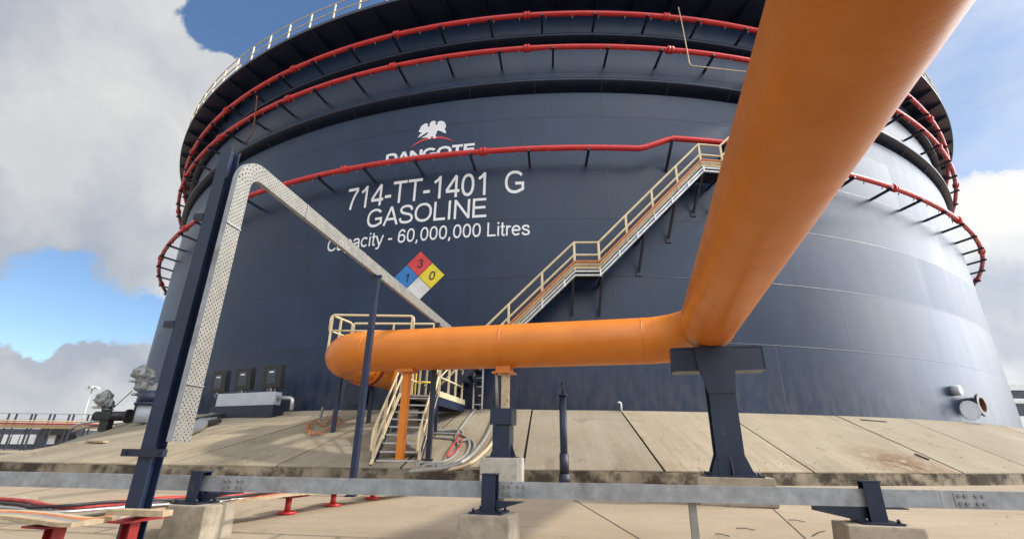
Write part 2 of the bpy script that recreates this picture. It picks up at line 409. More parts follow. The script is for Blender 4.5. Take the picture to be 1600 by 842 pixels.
def smooth_path(pts, nsub=6):
    pts = [Vector(p) for p in pts]; out = []
    P = [pts[0]*2-pts[1]]+pts+[pts[-1]*2-pts[-2]]
    for i in range(1, len(P)-2):
        for j in range(nsub):
            t = j/nsub; a, b, c, d = P[i-1:i+3]
            out.append(.5*((2*b)+(c-a)*t+(2*a-5*b+4*c-d)*t*t+(3*b-a-3*c+d)*t**3))
    out.append(pts[-1]); return out
def fillet(pts, r, nseg=8):
    pts = [Vector(p) for p in pts]; out = [pts[0]]
    for i in range(1, len(pts)-1):
        a = (pts[i-1]-pts[i]); b = (pts[i+1]-pts[i]); la, lb = a.length, b.length; a.normalize(); b.normalize()
        ang = a.angle(b); t = min(r/math.tan(ang/2), la*.49, lb*.49); rr = t*math.tan(ang/2)
        c = pts[i]+(a+b).normalized()*(rr/math.sin(ang/2)); s0 = pts[i]+a*t-c; s1 = pts[i]+b*t-c
        tot = s0.angle(s1); ax = s0.cross(s1).normalized()
        for j in range(nseg+1): out.append(c+Matrix.Rotation(tot*j/nseg, 3, ax) @ s0)
    out.append(pts[-1]); return out

# ------------------------------------------------------------------ ground
g = MB()
ys = [-400, -40, 0, 2, 4, 6, 8, 10, 11.9, 60, 1500]; xs = [-1500, -60, -20, 0, 20, 60, 1500]
grid = [[g.b.verts.new((x, y, gz(y))) for x in xs] for y in ys]
for i in range(len(ys)-1):
    for j in range(len(xs)-1): g.b.faces.new((grid[i][j], grid[i][j+1], grid[i+1][j+1], grid[i+1][j]))
for f in g.b.faces:
    if f.calc_center_median().y < 3.9: f.material_index = 1  # unseen darker ground round the camera, added to cut bounce under the pipe
struct(g.build('ground', ['ground_concrete', 'unseen_dark_ground']))

# sloping concrete apron round the tank: slabs with open joints over a dark bed
jd = [-64, -58, -52, -46, -40, -34, -28.5, -24.2, -20.5, -16.9, -13.5, -9.4, -5.25, -.15, 5.9, 13.4, 18.9, 25, 31, 37, 43, 49, 55, 61]
sl = MB(); tone = sl.b.faces.layers.float.new('tone')
for a0d, a1d in zip(jd, jd[1:]):
    a0, a1 = R_(a0d)+.0008, R_(a1d)-.0008; NS = 5; NR = 5
    t0 = random.uniform(-.008, .008); rows = []; tv = random.uniform(0, 1)
    for i in range(NS+1):
        a = a0+(a1-a0)*i/NS; k = rk(a)
        rows.append([sl.b.verts.new(pol(a, TR+.2+(k-TR-.2)*j/NR, TZ+(KTOP-TZ)*j/NR+t0)) for j in range(NR+1)]+[sl.b.verts.new(pol(a, k, KTOP-.03))])
    for i in range(NS):
        for j in range(NR+1): sl.b.faces.new((rows[i][j], rows[i+1][j], rows[i+1][j+1], rows[i][j+1]))[tone] = tv
    for rw in (rows[0], rows[-1]):
        low = [sl.b.verts.new(v.co-Vector((0, 0, .03))) for v in (rw[0], rw[-2])]
        sl.b.faces.new([rw[0], *rw[1:-1], low[1], low[0]])
for a0d, a1d in zip(jd, jd[1:]):
    for i in range(4):
        b0, b1 = [R_(a0d+(a1d-a0d)*q/4) for q in (i, i+1)]
        f = sl.poly([pol(b0, TR-.3, TZ-.04), pol(b1, TR-.3, TZ-.04), pol(b1, rk(b1)-.02, KTOP-.036), pol(b0, rk(b0)-.02, KTOP-.036)], 1)
struct(sl.build('embankment', ['slope_concrete', 'joint_dark']))
kb = MB(); cols = []
NK = 250
for i in range(NK+1):
    a = R_(-64+125*i/NK); k = rk(a); wob = .018*math.sin(i*1.7)+.014*math.sin(i*.53)
    cols.append([kb.b.verts.new(pol(a, k-.03, KTOP-.032)), kb.b.verts.new(pol(a, k+.02+wob, KTOP-.035+wob*.3)), kb.b.verts.new(pol(a, k+.06+wob*.6, .28))])
for c, d in zip(cols, cols[1:]):
    for j in range(2): kb.b.faces.new((c[j], d[j], d[j+1], c[j+1]))
struct(kb.build('kerb', 'kerb_concrete'))
# paving joints on the yard
pj = MB()
for (p, q) in (((850, 752), (1000, 842)), ((150, 752), (-150, 800)), ((1170, 760), (1260, 842)), ((590, 770), (250, 842))):
    A, B = [EYE+ray(*w)*(-1.25/(ray(*w).z-.05*ray(*w).y)) for w in (p, q)]
    dd = (B-A).normalized(); sd = Vector((dd.y, -dd.x, 0)).normalized()*.009
    up = Vector((0, 0, .004)); pj.poly([A-sd+up, A+sd+up, B+sd+up, B-sd+up])
struct(pj.build('ground_joint', 'joint_dark'))

gr = MB(); rg = random.Random(11)
def stone(x, y, z, r):
    vs = [gr.b.verts.new((x+dx*r*rg.uniform(.6, 1.2), y+dy*r*rg.uniform(.6, 1.2), z+dz*r*rg.uniform(.5, 1.0))) for dx, dy, dz in ((1, 0, 0), (0, 1, 0), (-1, 0, 0), (0, -1, 0), (0, 0, 1))]
    for i in range(4): gr.b.faces.new((vs[i], vs[(i+1) % 4], vs[4]))
for _ in range(900):
    y = rg.choice((rg.uniform(3.5, 12), rg.gauss(6.2, .5), rg.uniform(10.5, 12.2))); x = rg.uniform(-.95, 1.1)*y*1.15
    if math.hypot(x-TC.x, y-TC.y) < rk(angz(Vector((x, y, 0)))[0])+.1: continue
    stone(x, y, gz(y), rg.choice((.005, .006, .008, .011, .018)))
for _ in range(350):
    a = R_(rg.uniform(-40, 45)); r = rk(a)-abs(rg.gauss(0, .5))-.06; P = pol(a, r, 0)
    stone(P.x, P.y, slope_z(P.x, P.y)-.002, rg.choice((.008, .012, .02, .03)))
gro = gr.build('grit', ['plinth_concrete']); gro['label'] = 'loose grit and small stones scattered over the yard and slope foot'; gro['category'] = 'grit'; gro['kind'] = 'stuff'

# ------------------------------------------------------------------ storage tank
tank = thing('storage_tank', 'huge navy blue cylindrical gasoline storage tank with white lettering', 'tank', (TC.x, TC.y, TZ))
NSEG = 360
def rsweep(prof, nseg=NSEG, smooth_all=True):
    b = MB(); b.sweep(prof, 0, 2*PI, nseg, closed=True)
    return b
b = MB(); cols = []
for i in range(NSEG):
    a = 2*PI*i/NSEG; cols.append([b.b.verts.new(pol(a, TR, z)) for z in (TZ-.03, 21.0)])
for i in range(NSEG):
    f = b.b.faces.new((cols[i][0], cols[(i+1) % NSEG][0], cols[(i+1) % NSEG][1], cols[i][1])); f.smooth = True
shell = b.build('shell', 'tank_paint', tank)
b = MB(); b.sweep([(TR-.02, 20.95), (0.02, 22.6)], 0, 2*PI, 120); b.build('roof', 'navy_paint', tank)
rsweep([(TR, TZ-.02), (TR+.16, TZ-.02), (TR+.16, TZ+.02), (TR, TZ+.02)]).build('base_plate', 'navy_paint', tank)
for zt_g, zb_g in ((16.22, 15.73), (18.78, 18.42)):
    rsweep([(TR-.01, zb_g), (TR+.34, zt_g-.10), (TR+.36, zt_g-.10), (TR+.36, zt_g+.05), (TR+.345, zt_g+.05), (TR+.345, zt_g), (TR-.01, zt_g)]).build('wind_girder', 'navy_paint', tank)
wk = rsweep([(TR-.01, 20.86), (34.46, 20.86), (34.46, 21.03), (34.445, 21.03), (34.445, 20.885), (TR-.01, 20.885)]).build('top_walkway', 'navy_paint', tank)
# radial stiffeners under the walkway, rail posts, girder gussets
def ringcopies(mb, name, m_, parent, degs):
    src = mb.build(name, m_); bmoff = wloc(parent)
    me = src.data; me.transform(Matrix.Translation(-Vector((TC.x, TC.y, bmoff.z))))
    src.parent = parent; src.rotation_euler.z = R_(degs[0]); WL[src.name] = bmoff
    for d in degs[1:]: dupchild(src, parent, R_(d))
    return src
b = MB(); b.prism([pol(0, TR+.005, 20.85)+Vector((-.008, 0, 0)), pol(0, 34.40, 20.85)+Vector((-.008, 0, 0)), pol(0, 34.40, 20.76)+Vector((-.008, 0, 0)), pol(0, TR+.005, 20.35)+Vector((-.008, 0, 0))], (.016, 0, 0))
ringcopies(b, 'stiffener', 'navy_paint', tank, [-72+3.0*i for i in range(49)])
for zt_g, zb_g in ((16.22, 15.73), (18.78, 18.42)):
    b = MB(); b.prism([pol(0, TR+.01, zb_g-.012)+Vector((-.012, 0, 0)), pol(0, TR+.345, zt_g-.112)+Vector((-.012, 0, 0)), pol(0, TR+.34, zt_g-.09)+Vector((-.012, 0, 0)), pol(0, TR+.0, zb_g+.01)+Vector((-.012, 0, 0))], (.024, 0, 0))
    ringcopies(b, 'splice_strip', 'navy_dark', tank, [-70+5.0*i+(zt_g > 17)*2 for i in range(28)])
b = MB()
for z in (21.55, 22.12): b.tube([pol(2*PI*i/240, 34.38, z) for i in range(240)], .032, 6, closed=True)
hr = b.build('handrail', 'cream_paint', tank)
b = MB(); b.box(pol(0, 34.38, 21.57), (.06, .06, 1.1))
ringcopies(b, 'rail_post', 'cream_paint', hr, [-74+2.6*i for i in range(57)])

# lettering wrapped round the shell: plain sans strokes, each stroke a ribbon on the plate
def ell(cx, cy, rx, ry, a0, a1, nn=20, pw=.9):
    out = []
    for i in range(nn+1):
        t = R_(a0+(a1-a0)*i/nn); c, s_ = math.cos(t), math.sin(t)
        out.append((cx+rx*math.copysign(abs(c)**pw, c), cy+ry*math.copysign(abs(s_)**pw, s_)))
    return out
def spl(*p): return [(v.x, v.y) for v in smooth_path([Vector((a, c, 0)) for a, c in p], 5)]
def glyphs():
    G = {}
    G['0'] = (.777, [ell(.39, .5, .27, .435, 90, 450, 28)])
    G['1'] = (.777, [[(.47, 0), (.47, 1)], [(.44, .93), (.33, .82), (.17, .73)]])
    G['3'] = (.777, [spl((.13, .76), (.2, .89), (.38, .935), (.56, .88), (.62, .74), (.55, .59), (.36, .53)), spl((.34, .53), (.56, .48), (.65, .3), (.57, .13), (.37, .065), (.18, .12), (.1, .27))])
    G['4'] = (.777, [[(.56, 0), (.56, .95)], [(.56, .97), (.06, .31)], [(.03, .275), (.74, .275)]])
    G['6'] = (.777, [ell(.39, .32, .265, .255, 0, 360, 24), spl((.125, .34), (.13, .58), (.2, .82), (.39, .935), (.56, .88), (.63, .75))])
    G['7'] = (.777, [[(.07, .935), (.72, .935)], spl((.69, .89), (.5, .6), (.38, .3), (.33, 0))])
    G['-'] = (.465, [[(.05, .36), (.41, .36)]])
    G['T'] = (.853, [[(.03, .935), (.82, .935)], [(.425, 0), (.425, .87)]])
    G['G'] = (1.087, [ell(.54, .5, .43, .435, 38, 300, 24)+[(.94, .19), (.94, .44), (.56, .44)]])
    G['A'] = (.93, [[(.06, 0), (.465, 1)], [(.465, 1), (.87, 0)], [(.2, .33), (.73, .33)]])
    G['S'] = (.93, [spl((.80, .70), (.72, .87), (.46, .935), (.21, .88), (.14, .73), (.25, .59), (.48, .52), (.72, .44), (.82, .27), (.73, .12), (.47, .065), (.2, .12), (.10, .31))])
    G['O'] = (1.087, [ell(.545, .5, .44, .435, 90, 450, 30)])
    G['L'] = (.777, [[(.14, 1), (.14, .065), (.74, .065)]])
    G['I'] = (.388, [[(.19, 0), (.19, 1)]])
    G['N'] = (1.008, [[(.13, 0), (.13, 1)], [(.14, .95), (.87, .05)], [(.88, 0), (.88, 1)]])
    G['E'] = (.93, [[(.82, .935), (.15, .935), (.15, .065), (.85, .065)], [(.2, .52), (.79, .52)]])
    G['C'] = (1.008, [ell(.52, .5, .42, .435, 35, 322, 24)])
    G['D'] = (1.008, [[(.15, .0), (.15, 1)], spl((.2, .935), (.48, .935), (.77, .84), (.88, .5), (.77, .16), (.48, .065), (.2, .065))])
    G['a'] = (.777, [spl((.11, .52), (.18, .64), (.37, .67), (.55, .61), (.60, .46), (.60, .12), (.66, 0)), spl((.58, .41), (.36, .37), (.14, .31), (.09, .19), (.16, .07), (.33, .045), (.52, .12), (.59, .25))])
    G['p'] = (.777, [[(.13, -.28), (.13, .72)], ell(.39, .36, .255, .31, 0, 360, 22)])
    G['c'] = (.698, [ell(.36, .36, .28, .31, 40, 320, 18)])
    G['i'] = (.31, [[(.155, 0), (.155, .72)], [(.155, .86), (.155, 1)]])
    G['t'] = (.388, [spl((.17, .95), (.17, .5), (.17, .14), (.22, .06), (.36, .055)), [(.02, .66), (.35, .66)]])
    G['y'] = (.698, [[(.05, .72), (.345, .04)], spl((.65, .72), (.42, .1), (.31, -.16), (.21, -.24), (.07, -.22))])
    G[','] = (.388, [[(.17, .12), (.17, 0), (.1, -.15)]])
    G['r'] = (.465, [[(.13, 0), (.13, .72)], spl((.15, .46), (.2, .6), (.3, .655), (.44, .63))])
    G['e'] = (.777, [[(.16, .375), (.66, .375)], ell(.385, .36, .285, .31, 2, 320, 22)])
    G['s'] = (.698, [spl((.57, .51), (.51, .635), (.34, .67), (.17, .63), (.12, .53), (.2, .43), (.35, .38), (.53, .31), (.6, .2), (.52, .085), (.34, .045), (.16, .09), (.085, .21))])
    G[' '] = (.388, [])
    return G
GL = glyphs()
def lettering(text, d0, d1, z0, z1, name='lettering', m_='letter_white', wt=.13, gap=1.0, parent=None, r=TR+.010, slant=0.0):
    x = 0; strokes = []; words = []
    for ch in text:
        adv, st_ = GL[ch]
        if ch == ' ': words.append(len(strokes))
        for p in st_: strokes.append([(x+u, v) for u, v in p])
        x += adv*(gap if ch == ' ' else 1)
    xs_ = [p[0] for st_ in strokes for p in st_]; xa, xb = min(xs_)-wt/2, max(xs_)+wt/2
    H = z1-z0; a0, a1 = R_(d0), R_(d1); sx = (a1-a0)/(xb-xa)
    b = MB(); out_ = None
    for k, st_ in enumerate(strokes):
        if k in words: b.build(name, m_, parent or tank); b = MB()
        rr = r+(k % 3)*.0015
        P = [Vector((u, v, 0)) for u, v in st_]; L, Q = [], []
        clo = (P[0]-P[-1]).length < 1e-4
        # split long straight pieces so they follow the plate
        D_ = [P[0]]
        for p, q in zip(P, P[1:]):
            kk = max(1, int((q-p).length/.25))
            for i in range(1, kk+1): D_.append(p+(q-p)*(i/kk))
        P = D_
        for i, p in enumerate(P):
            if clo: pa = P[i-1] if i else P[-2]; pc = P[i+1] if i < len(P)-1 else P[1]
            else: pa = P[max(i-1, 0)]; pc = P[min(i+1, len(P)-1)]
            e1 = (p-pa).normalized() if (p-pa).length > 1e-6 else (pc-p).normalized()
            e2 = (pc-p).normalized() if (pc-p).length > 1e-6 else e1
            t = (e1+e2).normalized(); nn_ = Vector((-t.y, t.x, 0)); k2 = min(1.5, 1/max(.5, t.dot(e1)))
            L.append(p+nn_*wt/2*k2); Q.append(p-nn_*wt/2*k2)
        f = lambda v: pol(a0+(v.x+slant*v.y-xa)*sx, rr, z0+v.y*H)
        lv = [b.b.verts.new(f(v)) for v in L]; qv = [b.b.verts.new(f(v)) for v in Q]
        for i in range(len(P)-1): b.b.faces.new((lv[i], qv[i], qv[i+1], lv[i+1]))
    return b.build(name, m_, parent or tank)
lettering('714-TT-1401 G', -19.72, -5.80, 10.80, 11.87, gap=1.75)
lettering('GASOLINE', -17.60, -8.35, 9.79, 10.66)
lettering('Capacity - 60,000,000 Litres', -20.82, -5.39, 8.93, 9.54)
lettering('DANGOTE', -16.65, -9.35, 12.80, 13.34, wt=.23)
# emblem: eagle over a red arc, outlines in picture units turned into points on the shell
def emb(pts, r): return [atr(620+x/10.53, 180+y/10.53, r) for x, y in pts]
eagle = [(345, 378), (372, 330), (415, 292), (368, 282), (362, 262), (390, 215), (395, 190), (432, 160), (470, 138), (505, 140), (515, 158), (505, 182), (520, 198), (540, 180), (545, 132), (575, 105), (615, 95), (650, 112), (645, 130), (620, 128), (650, 158), (672, 165), (668, 130), (690, 105), (735, 95), (775, 108), (800, 140), (810, 185), (802, 212), (784, 216), (800, 255), (815, 300), (770, 290), (720, 265), (690, 255), (660, 265), (655, 300), (635, 340), (640, 365), (655, 380), (600, 385), (596, 350), (580, 352), (555, 362), (552, 390), (505, 392), (525, 372), (470, 372), (402, 376), (440, 355), (490, 325), (520, 290), (500, 285), (450, 315), (400, 350)]
from mathutils.geometry import tessellate_polygon
b = MB(); ev = [b.b.verts.new(p) for p in emb(eagle, TR+.016)]
for tri in tessellate_polygon([[Vector((x, -y, 0)) for x, y in eagle]]):
    try: b.b.faces.new([ev[i] for i in tri])
    except ValueError: pass
b.build('emblem', 'letter_white', tank)
up_, dn_ = [], []
for i in range(17):
    t = i/16; x = 215+t*(940-215); y = 548-112*t-(1-(2*t-1)**2)*122; th = 4+38*(1-(2*t-1)**2)
    up_.append((x, y-th/2)); dn_.append((x, y+th/2))
b = MB()
for i in range(16):
    b.poly(emb([up_[i], up_[i+1], dn_[i+1], dn_[i]], TR+.013))
b.build('emblem_arc', 'letter_red', tank)
# fire diamond
hs = MB(); ac, zc, hw = R_(-13.02), 7.40, 1.08
def dia(cx, cz, h, r): return [pol(ac+(cx+dx*h)/TR, r, zc+cz+dz*h) for dx, dz in ((0, -1), (1, 0), (0, 1), (-1, 0))]
hz = hs.poly(dia(0, 0, hw+.025, TR+.008)).build('hazard_diamond', 'ink', tank)
q = hw/2
for cx, cz, mm in ((0, q, 'sign_red'), (-q, 0, 'sign_blue'), (q, 0, 'sign_yellow'), (0, -q, 'sign_white')):
    MB().poly(dia(cx, cz, q-.015, TR+.014)).build('quadrant', mm, hz)
for ch, cx, cz in (('3', 0, q), ('1', -q+.02, -.02), ('0', q, 0)):
    w = .235 if ch != '1' else .15
    d0 = math.degrees(ac+(cx-w/2)/TR); d1 = math.degrees(ac+(cx+w/2)/TR)
    lettering(ch, d0, d1, zc+cz-.175, zc+cz+.175, 'digit', 'ink', parent=hz, r=TR+.020, wt=.17, slant=.15)

# manway and nozzles on the shell
def disc_on_shell(a, z, r, l0, l1, mb, seg=28):
    nrm = Vector((math.sin(a), -math.cos(a), 0)); P = pol(a, TR, z); mb.cyl(P+nrm*l0, P+nrm*l1, r, seg)
A, z = angz(atr(562, 622, TR))
b = MB(); disc_on_shell(A, 2.98, .36, -.05, .26, b); disc_on_shell(A, 2.98, .47, .20, .26, b); mw = b.build('manway', 'navy_paint', tank)
b = MB(); disc_on_shell(A, 2.98, .47, .265, .31, b); nrm = Vector((math.sin(A), -math.cos(A), 0)); tg = Vector((math.cos(A), math.sin(A), 0))
for i in range(16):
    t = 2*PI*i/16; P = pol(A, TR, 2.98)+nrm*.31+tg*math.cos(t)*.42+Vector((0, 0, math.sin(t)*.42)); b.cyl(P, P+nrm*.03, .02, 6)
b.build('manway_cover', 'navy_dark', mw)
A = R_(27.5); zc2 = 3.08; nrm = Vector((math.sin(A), -math.cos(A), 0)); tg = Vector((math.cos(A), math.sin(A), 0))
b = MB()
def hollow(mb, P0, P1, ro, ri, seg=26):
    t = (P1-P0).normalized(); s_ = t.cross(Vector((0, 0, 1))).normalized(); u_ = s_.cross(t); rings = []
    for P, r in ((P0, ro), (P1, ro), (P1, ri), (P0, ri)): rings.append([mb.b.verts.new(P+(s_*math.cos(2*PI*j/seg)+u_*math.sin(2*PI*j/seg))*r) for j in range(seg)])
    for i in range(3):
        for j in range(seg): mb.b.faces.new((rings[i][j], rings[i][(j+1) % seg], rings[i+1][(j+1) % seg], rings[i+1][j])).smooth = False
P = pol(A, TR, zc2)
hollow(b, P, P+nrm*.47, .33, .29); hollow(b, P+nrm*.42, P+nrm*.50, .45, .29); nz = b.build('nozzle', 'navy_paint', tank)
b = MB(); hollow(b, P+nrm*.501, P+nrm*.505, .44, .292); b.build('flange_face', 'cable_grey', nz)
b = MB(); hollow(b, P+nrm*.05, P+nrm*.49, .2895, .28); b.cyl(P+nrm*.02, P+nrm*.05, .288, 20); b.build('bore', 'rust', nz)
b = MB(); Q = P+nrm*.40-tg*1.05-Vector((0, 0, .27)); nn = (nrm*.85-tg*.55).normalized(); b.cyl(Q, Q+nn*.05, .38, 28)
s_ = nn.cross(Vector((0, 0, 1))).normalized(); u_ = s_.cross(nn)
for i in range(14):
    t = 2*PI*i/14; X = Q+nn*.05+s_*math.cos(t)*.35+u_*math.sin(t)*.35; b.cyl(X, X+nn*.03, .02, 6)
b.bar(P+nrm*.46-tg*.40, Q+u_*.2+nn*.02, .05, .05); b.build('nozzle_cover', 'cabinet_grey', nz)
b = MB(); P2 = pol(A-.028, TR, 3.62); b.cyl(P2, P2+nrm*.30, .20, 16); b.build('blanked_stub', 'cabinet_grey', nz)
# small white vent hook
P = atr(968, 640, TR); b = MB(); nrm = Vector((math.sin(.1), -math.cos(.1), 0))
b.tube(fillet([pol(angz(P)[0], TR+.3, 2.3), pol(angz(P)[0], TR+.3, 2.62), pol(angz(P)[0], TR+.3, 2.62)-tg*.12], .06), .03, 8)
tag(b.build('vent_hook', 'white_paint', loc=pol(angz(P)[0], TR+.3, 2.33)), 'small white hooked vent pipe at the foot of the tank right of the navy standpipe', 'pipe')

# ------------------------------------------------------------------ cooling rings
def cooling_ring(z, rr, label, bump=False, drop=None):
    root = thing('cooling_ring_pipe', label, 'pipe', (TC.x, TC.y, z), 'red spray rings round the tank')
    pts = []
    for i in range(720):
        dg = i/2-180
        zz = z
        if bump:
            t = 0
            if 2.2 < dg < 4.4: t = (dg-2.2)/2.2
            elif 4.4 <= dg < 9: t = 1
            elif 9 <= dg < 12: t = 1-(dg-9)/3
            zz = z+.56*t
        pts.append(pol(R_(dg), rr, zz))
    MB().tube(pts, .115, 12, closed=True).build('pipe', 'red_paint', root)
    b = MB(); b.bar(pol(0, rr+.14, z-.15), pol(0, TR-.02, z-.27), .09, .10)
    b.box(pol(0, rr, z-.10), (.10, .16, .06))
    off = {'A': .6}.get('A') if bump else (1.6 if rr > 33.82 else 2.4)
    degs = [-74+4.0*i+off for i in range(37)]
    if bump: degs = [d for d in degs if not (2.2 < d < 10.5)]
    ringcopies(b, 'bracket', 'navy_dark', root, degs)
    if bump:
        for d in (4.3, 8.0):
            b = MB(); b.bar(pol(R_(d), rr+.12, z+.41), pol(R_(d), TR-.02, z-.5), .09, .10); b.build('bracket', 'navy_dark', root)
    b = MB(); b.cyl(pol(-.006, rr, z), pol(-.0025, rr, z), .17, 16); b.cyl(pol(-.0018, rr, z), pol(.0018, rr, z), .17, 16)
    degs = [-72+10.6*i+(0 if bump else 3) for i in range(14)]
    if bump: degs = [d for d in degs if not (1.5 < d < 12)]
    ringcopies(b, 'flange', 'red_paint', root, degs)
    b = MB(); b.cyl(pol(0, rr, z-.1), pol(0, rr-.08, z-.22), .022, 8)
    ringcopies(b, 'spray_nozzle', 'bolt_steel', root, [-73+2*i+.9 for i in range(73) if not bump or not (1.8 < -73+2*i+.9 < 12.5)])
    return root
cooling_ring(12.34, 33.8, 'lowest red ring pipe round the tank, stepping up over the stair landing', bump=True)
cooling_ring(17.55, 33.8, 'middle red ring pipe round the tank between the two dark girders')
cooling_ring(19.43, 33.85, 'topmost red ring pipe just under the tank top walkway')
# thin riser with cross pipe near the top right
b = MB()
pr = [atr(1060, 12, 33.95), atr(1066, 40, 33.97), atr(1078, 103, 33.97), atr(1168, 113, 33.97), atr(1215, 122, 33.97)]
b.tube(fillet(pr, .15), .024, 8)
tag(b.build('drain_line', 'cable_beige', loc=pr[2]), 'thin dull pipe dropping across the two upper red rings then running right', 'pipe')
b = MB(); pr = [atr(402, 150, 33.98), atr(396, 200, 33.98), atr(386, 222, 33.95)]
b.tube(smooth_path(pr), .035, 8)
tag(b.build('drain_line', 'rust', loc=pr[-1]), 'short thin drop pipe linking the two upper red rings at the left of the tank', 'pipe')

# ------------------------------------------------------------------ spiral stair
st = thing('spiral_stair', 'long cream railed stair climbing the navy tank wall with a landing halfway', 'stair', pol(R_(-10.35), 33.75, TZ))
ri, ro = 33.22, 34.18
DEG = .5969*1.0  # metres per degree at the outer string
flights = [(-10.35, 2.50, -2.65, 7.05), (-1.20, 7.05, 5.80, 11.40), (7.3, 11.40, 22.5, 20.6)]
lands = [(-2.65, -1.20, 7.05), (5.80, 7.3, 11.40)]
def strip(pts, w, h, mb):   # plate following a path, w radial thickness, h height
    prev = None
    for a, r, z in pts:
        cur = [mb.b.verts.new(pol(a, r+dr, z+dz)) for dr, dz in ((-w/2, -h/2), (w/2, -h/2), (w/2, h/2), (-w/2, h/2))]
        if prev:
            for j in range(4): mb.b.faces.new((prev[j], prev[(j+1) % 4], cur[(j+1) % 4], cur[j]))
        else: mb.b.faces.new(cur)
        prev = cur
    mb.b.faces.new(prev[::-1])
def path(r, dz):
    P = []
    for i, (a0, z0, a1, z1) in enumerate(flights):
        for j in range(13): P.append((R_(a0+(a1-a0)*j/12), r, z0+(z1-z0)*j/12+dz))
    return P
for r in (ri, ro):
    b = MB(); strip(path(r, 0), .02, .24, b); b.build('stringer', 'navy_paint', st)
for (a0, z0, a1, z1) in flights:
    nt = round((z1-z0)/.205); b0 = None
    for i in range(nt):
        a = R_(a0+(a1-a0)*(i+.5)/nt); z = z0+(z1-z0)*(i+.5)/nt
        c = pol(a, (ri+ro)/2, z-.04); ta = Vector((math.cos(a), math.sin(a), 0)); na = Vector((math.sin(a), -math.cos(a), 0))
        MB().box(c, (.25, ro-ri-.03, .035), (ta, na, Vector((0, 0, 1)))).build('tread', 'navy_dark', st)
for (a0, a1, z) in lands:
    b = MB(); b.sweep([(ri+.02, z-.1), (ro-.02, z-.1), (ro-.02, z-.06), (ri+.02, z-.06)], R_(a0), R_(a1), 4, closed=True); b.build('landing', 'navy_dark', st)
b = MB()
for dz in (1.0, .52): b.tube([pol(a, ro+.02, z) for a, r, z in path(ro, dz)], .042, 8)
hr2 = b.build('handrail', 'cream_paint', st)
b = MB(); strip([q for q in path(ro+.035, .12) if q[2] > 4.3], .012, .26, b); b.build('toe_plate', 'cream_paint', st)
for (a0, z0, a1, z1) in flights:
    k = max(2, round((z1-z0)/1.1))
    for i in range(k+1):
        a = R_(a0+(a1-a0)*i/k); z = z0+(z1-z0)*i/k
        MB().bar(pol(a, ro+.02, z-.05), pol(a, ro+.02, z+1.0), .08, .08).build('rail_post', 'cream_paint', hr2)
for d, z in ((-8.4, 3.45), (-5.2, 5.4), (-2.75, 6.95), (-1.05, 6.95), (1.7, 8.7), (3.9, 10.1), (5.9, 11.3), (7.2, 11.3), (10.5, 13.3)):
    b = MB(); a = R_(d); b.bar(pol(a, ro-.05, z-.12), pol(a, TR-.02, z-1.35), .08, .08); b.bar(pol(a, TR-.02, z-.16), pol(a, ro-.02, z-.16), .08, .08)
    b.box(pol(a, TR+.02, z-1.35), (.2, .06, .22)); b.build('support_bracket', 'navy_dark', st)
# cable tray strapped to the outside of the stair
ct = thing('cable_tray', 'galvanised cable tray strapped along the outside of the tank stair', 'cable tray', pol(R_(-6), ro+.1, 4.9))
b = MB(); PP = [q for q in path(ro+.10, .02) if q[2] > 4.25]
for dz in (-.16, -.30): b.tube([pol(a, ro+.12, z+dz) for a, r, z in PP], .045, 8)
b.build('side_rail', 'galvanised', ct)
for i in range(0, len(PP)-1, 2):
    a, r, z = PP[i]; MB().box(pol(a, ro+.16, z-.23), (.045, .05, .24), (Vector((math.cos(a), math.sin(a), 0)), Vector((math.sin(a), -math.cos(a), 0)), Vector((0, 0, 1)))).build('clamp', 'white_paint', ct)
b = MB(); b.tube([pol(a, ro+.11, z+.22) for a, r, z in PP], .04, 8); b.build('cable', 'cable_orange', ct)
b = MB(); b.tube([pol(a, ro+.11, z+.11) for a, r, z in PP], .025, 8); b.build('cable', 'cable_beige', ct)

# ------------------------------------------------------------------ orange pipeline
UD = Vector((.243, .970, 0)); UD.normalize(); VD = Vector((-UD.y, UD.x, 0))
PC = Vector((4.28, 10.70, 3.47)); PRAD = .533
PZ = PC.z
p_start = PC-UD*16+Vector((0, 0, .022*16))
# left corner
LC = PC+VD*9.56
tend = LC+UD*6
# end of the tank branch on the shell
def shell_hit(P, d):
    for i in range(2000):
        Q = P+d*(i*.01)
        if math.hypot(Q.x-TC.x, Q.y-TC.y) < TR: return Q
TE = shell_hit(LC, UD)
pipe = thing('orange_pipeline', 'thick orange fuel pipeline passing overhead then bending across to the tank', 'pipe', PC-Vector((0, 0, PRAD)))
path_pts = fillet([p_start, PC, LC, TE+UD*.2], 1.25, 18)
def densify(pts, step):
    out = [pts[0]]
    for a, c in zip(pts, pts[1:]):
        k = max(1, int((c-a).length/step))
        for i in range(1, k+1): out.append(a+(c-a)*(i/k))
    return out
MB().tube(densify(path_pts, .4), PRAD, 72, uvs=True).build('pipe', 'orange_paint', pipe)
# weld beads
for P, d in ((PC-UD*1.27, UD), (PC+VD*1.27, VD), (LC-VD*1.27, VD), (LC+UD*1.27, UD), (PC+VD*4.6, VD)):
    b = MB(); s_ = d.cross(Vector((0, 0, 1))); zz = Vector((0, 0, .022*max(0, (PC-P).dot(UD)))) if abs(d.dot(UD)) > .5 and (P-PC).dot(UD) < 0 and (P-LC).length > 5 else Vector((0, 0, 0))
    b.tube([P+zz+(s_*math.cos(2*PI*i/48)+Vector((0, 0, math.sin(2*PI*i/48))))*(PRAD+.001) for i in range(48)], .012, 6, closed=True); b.build('weld_bead', 'orange_paint', pipe)
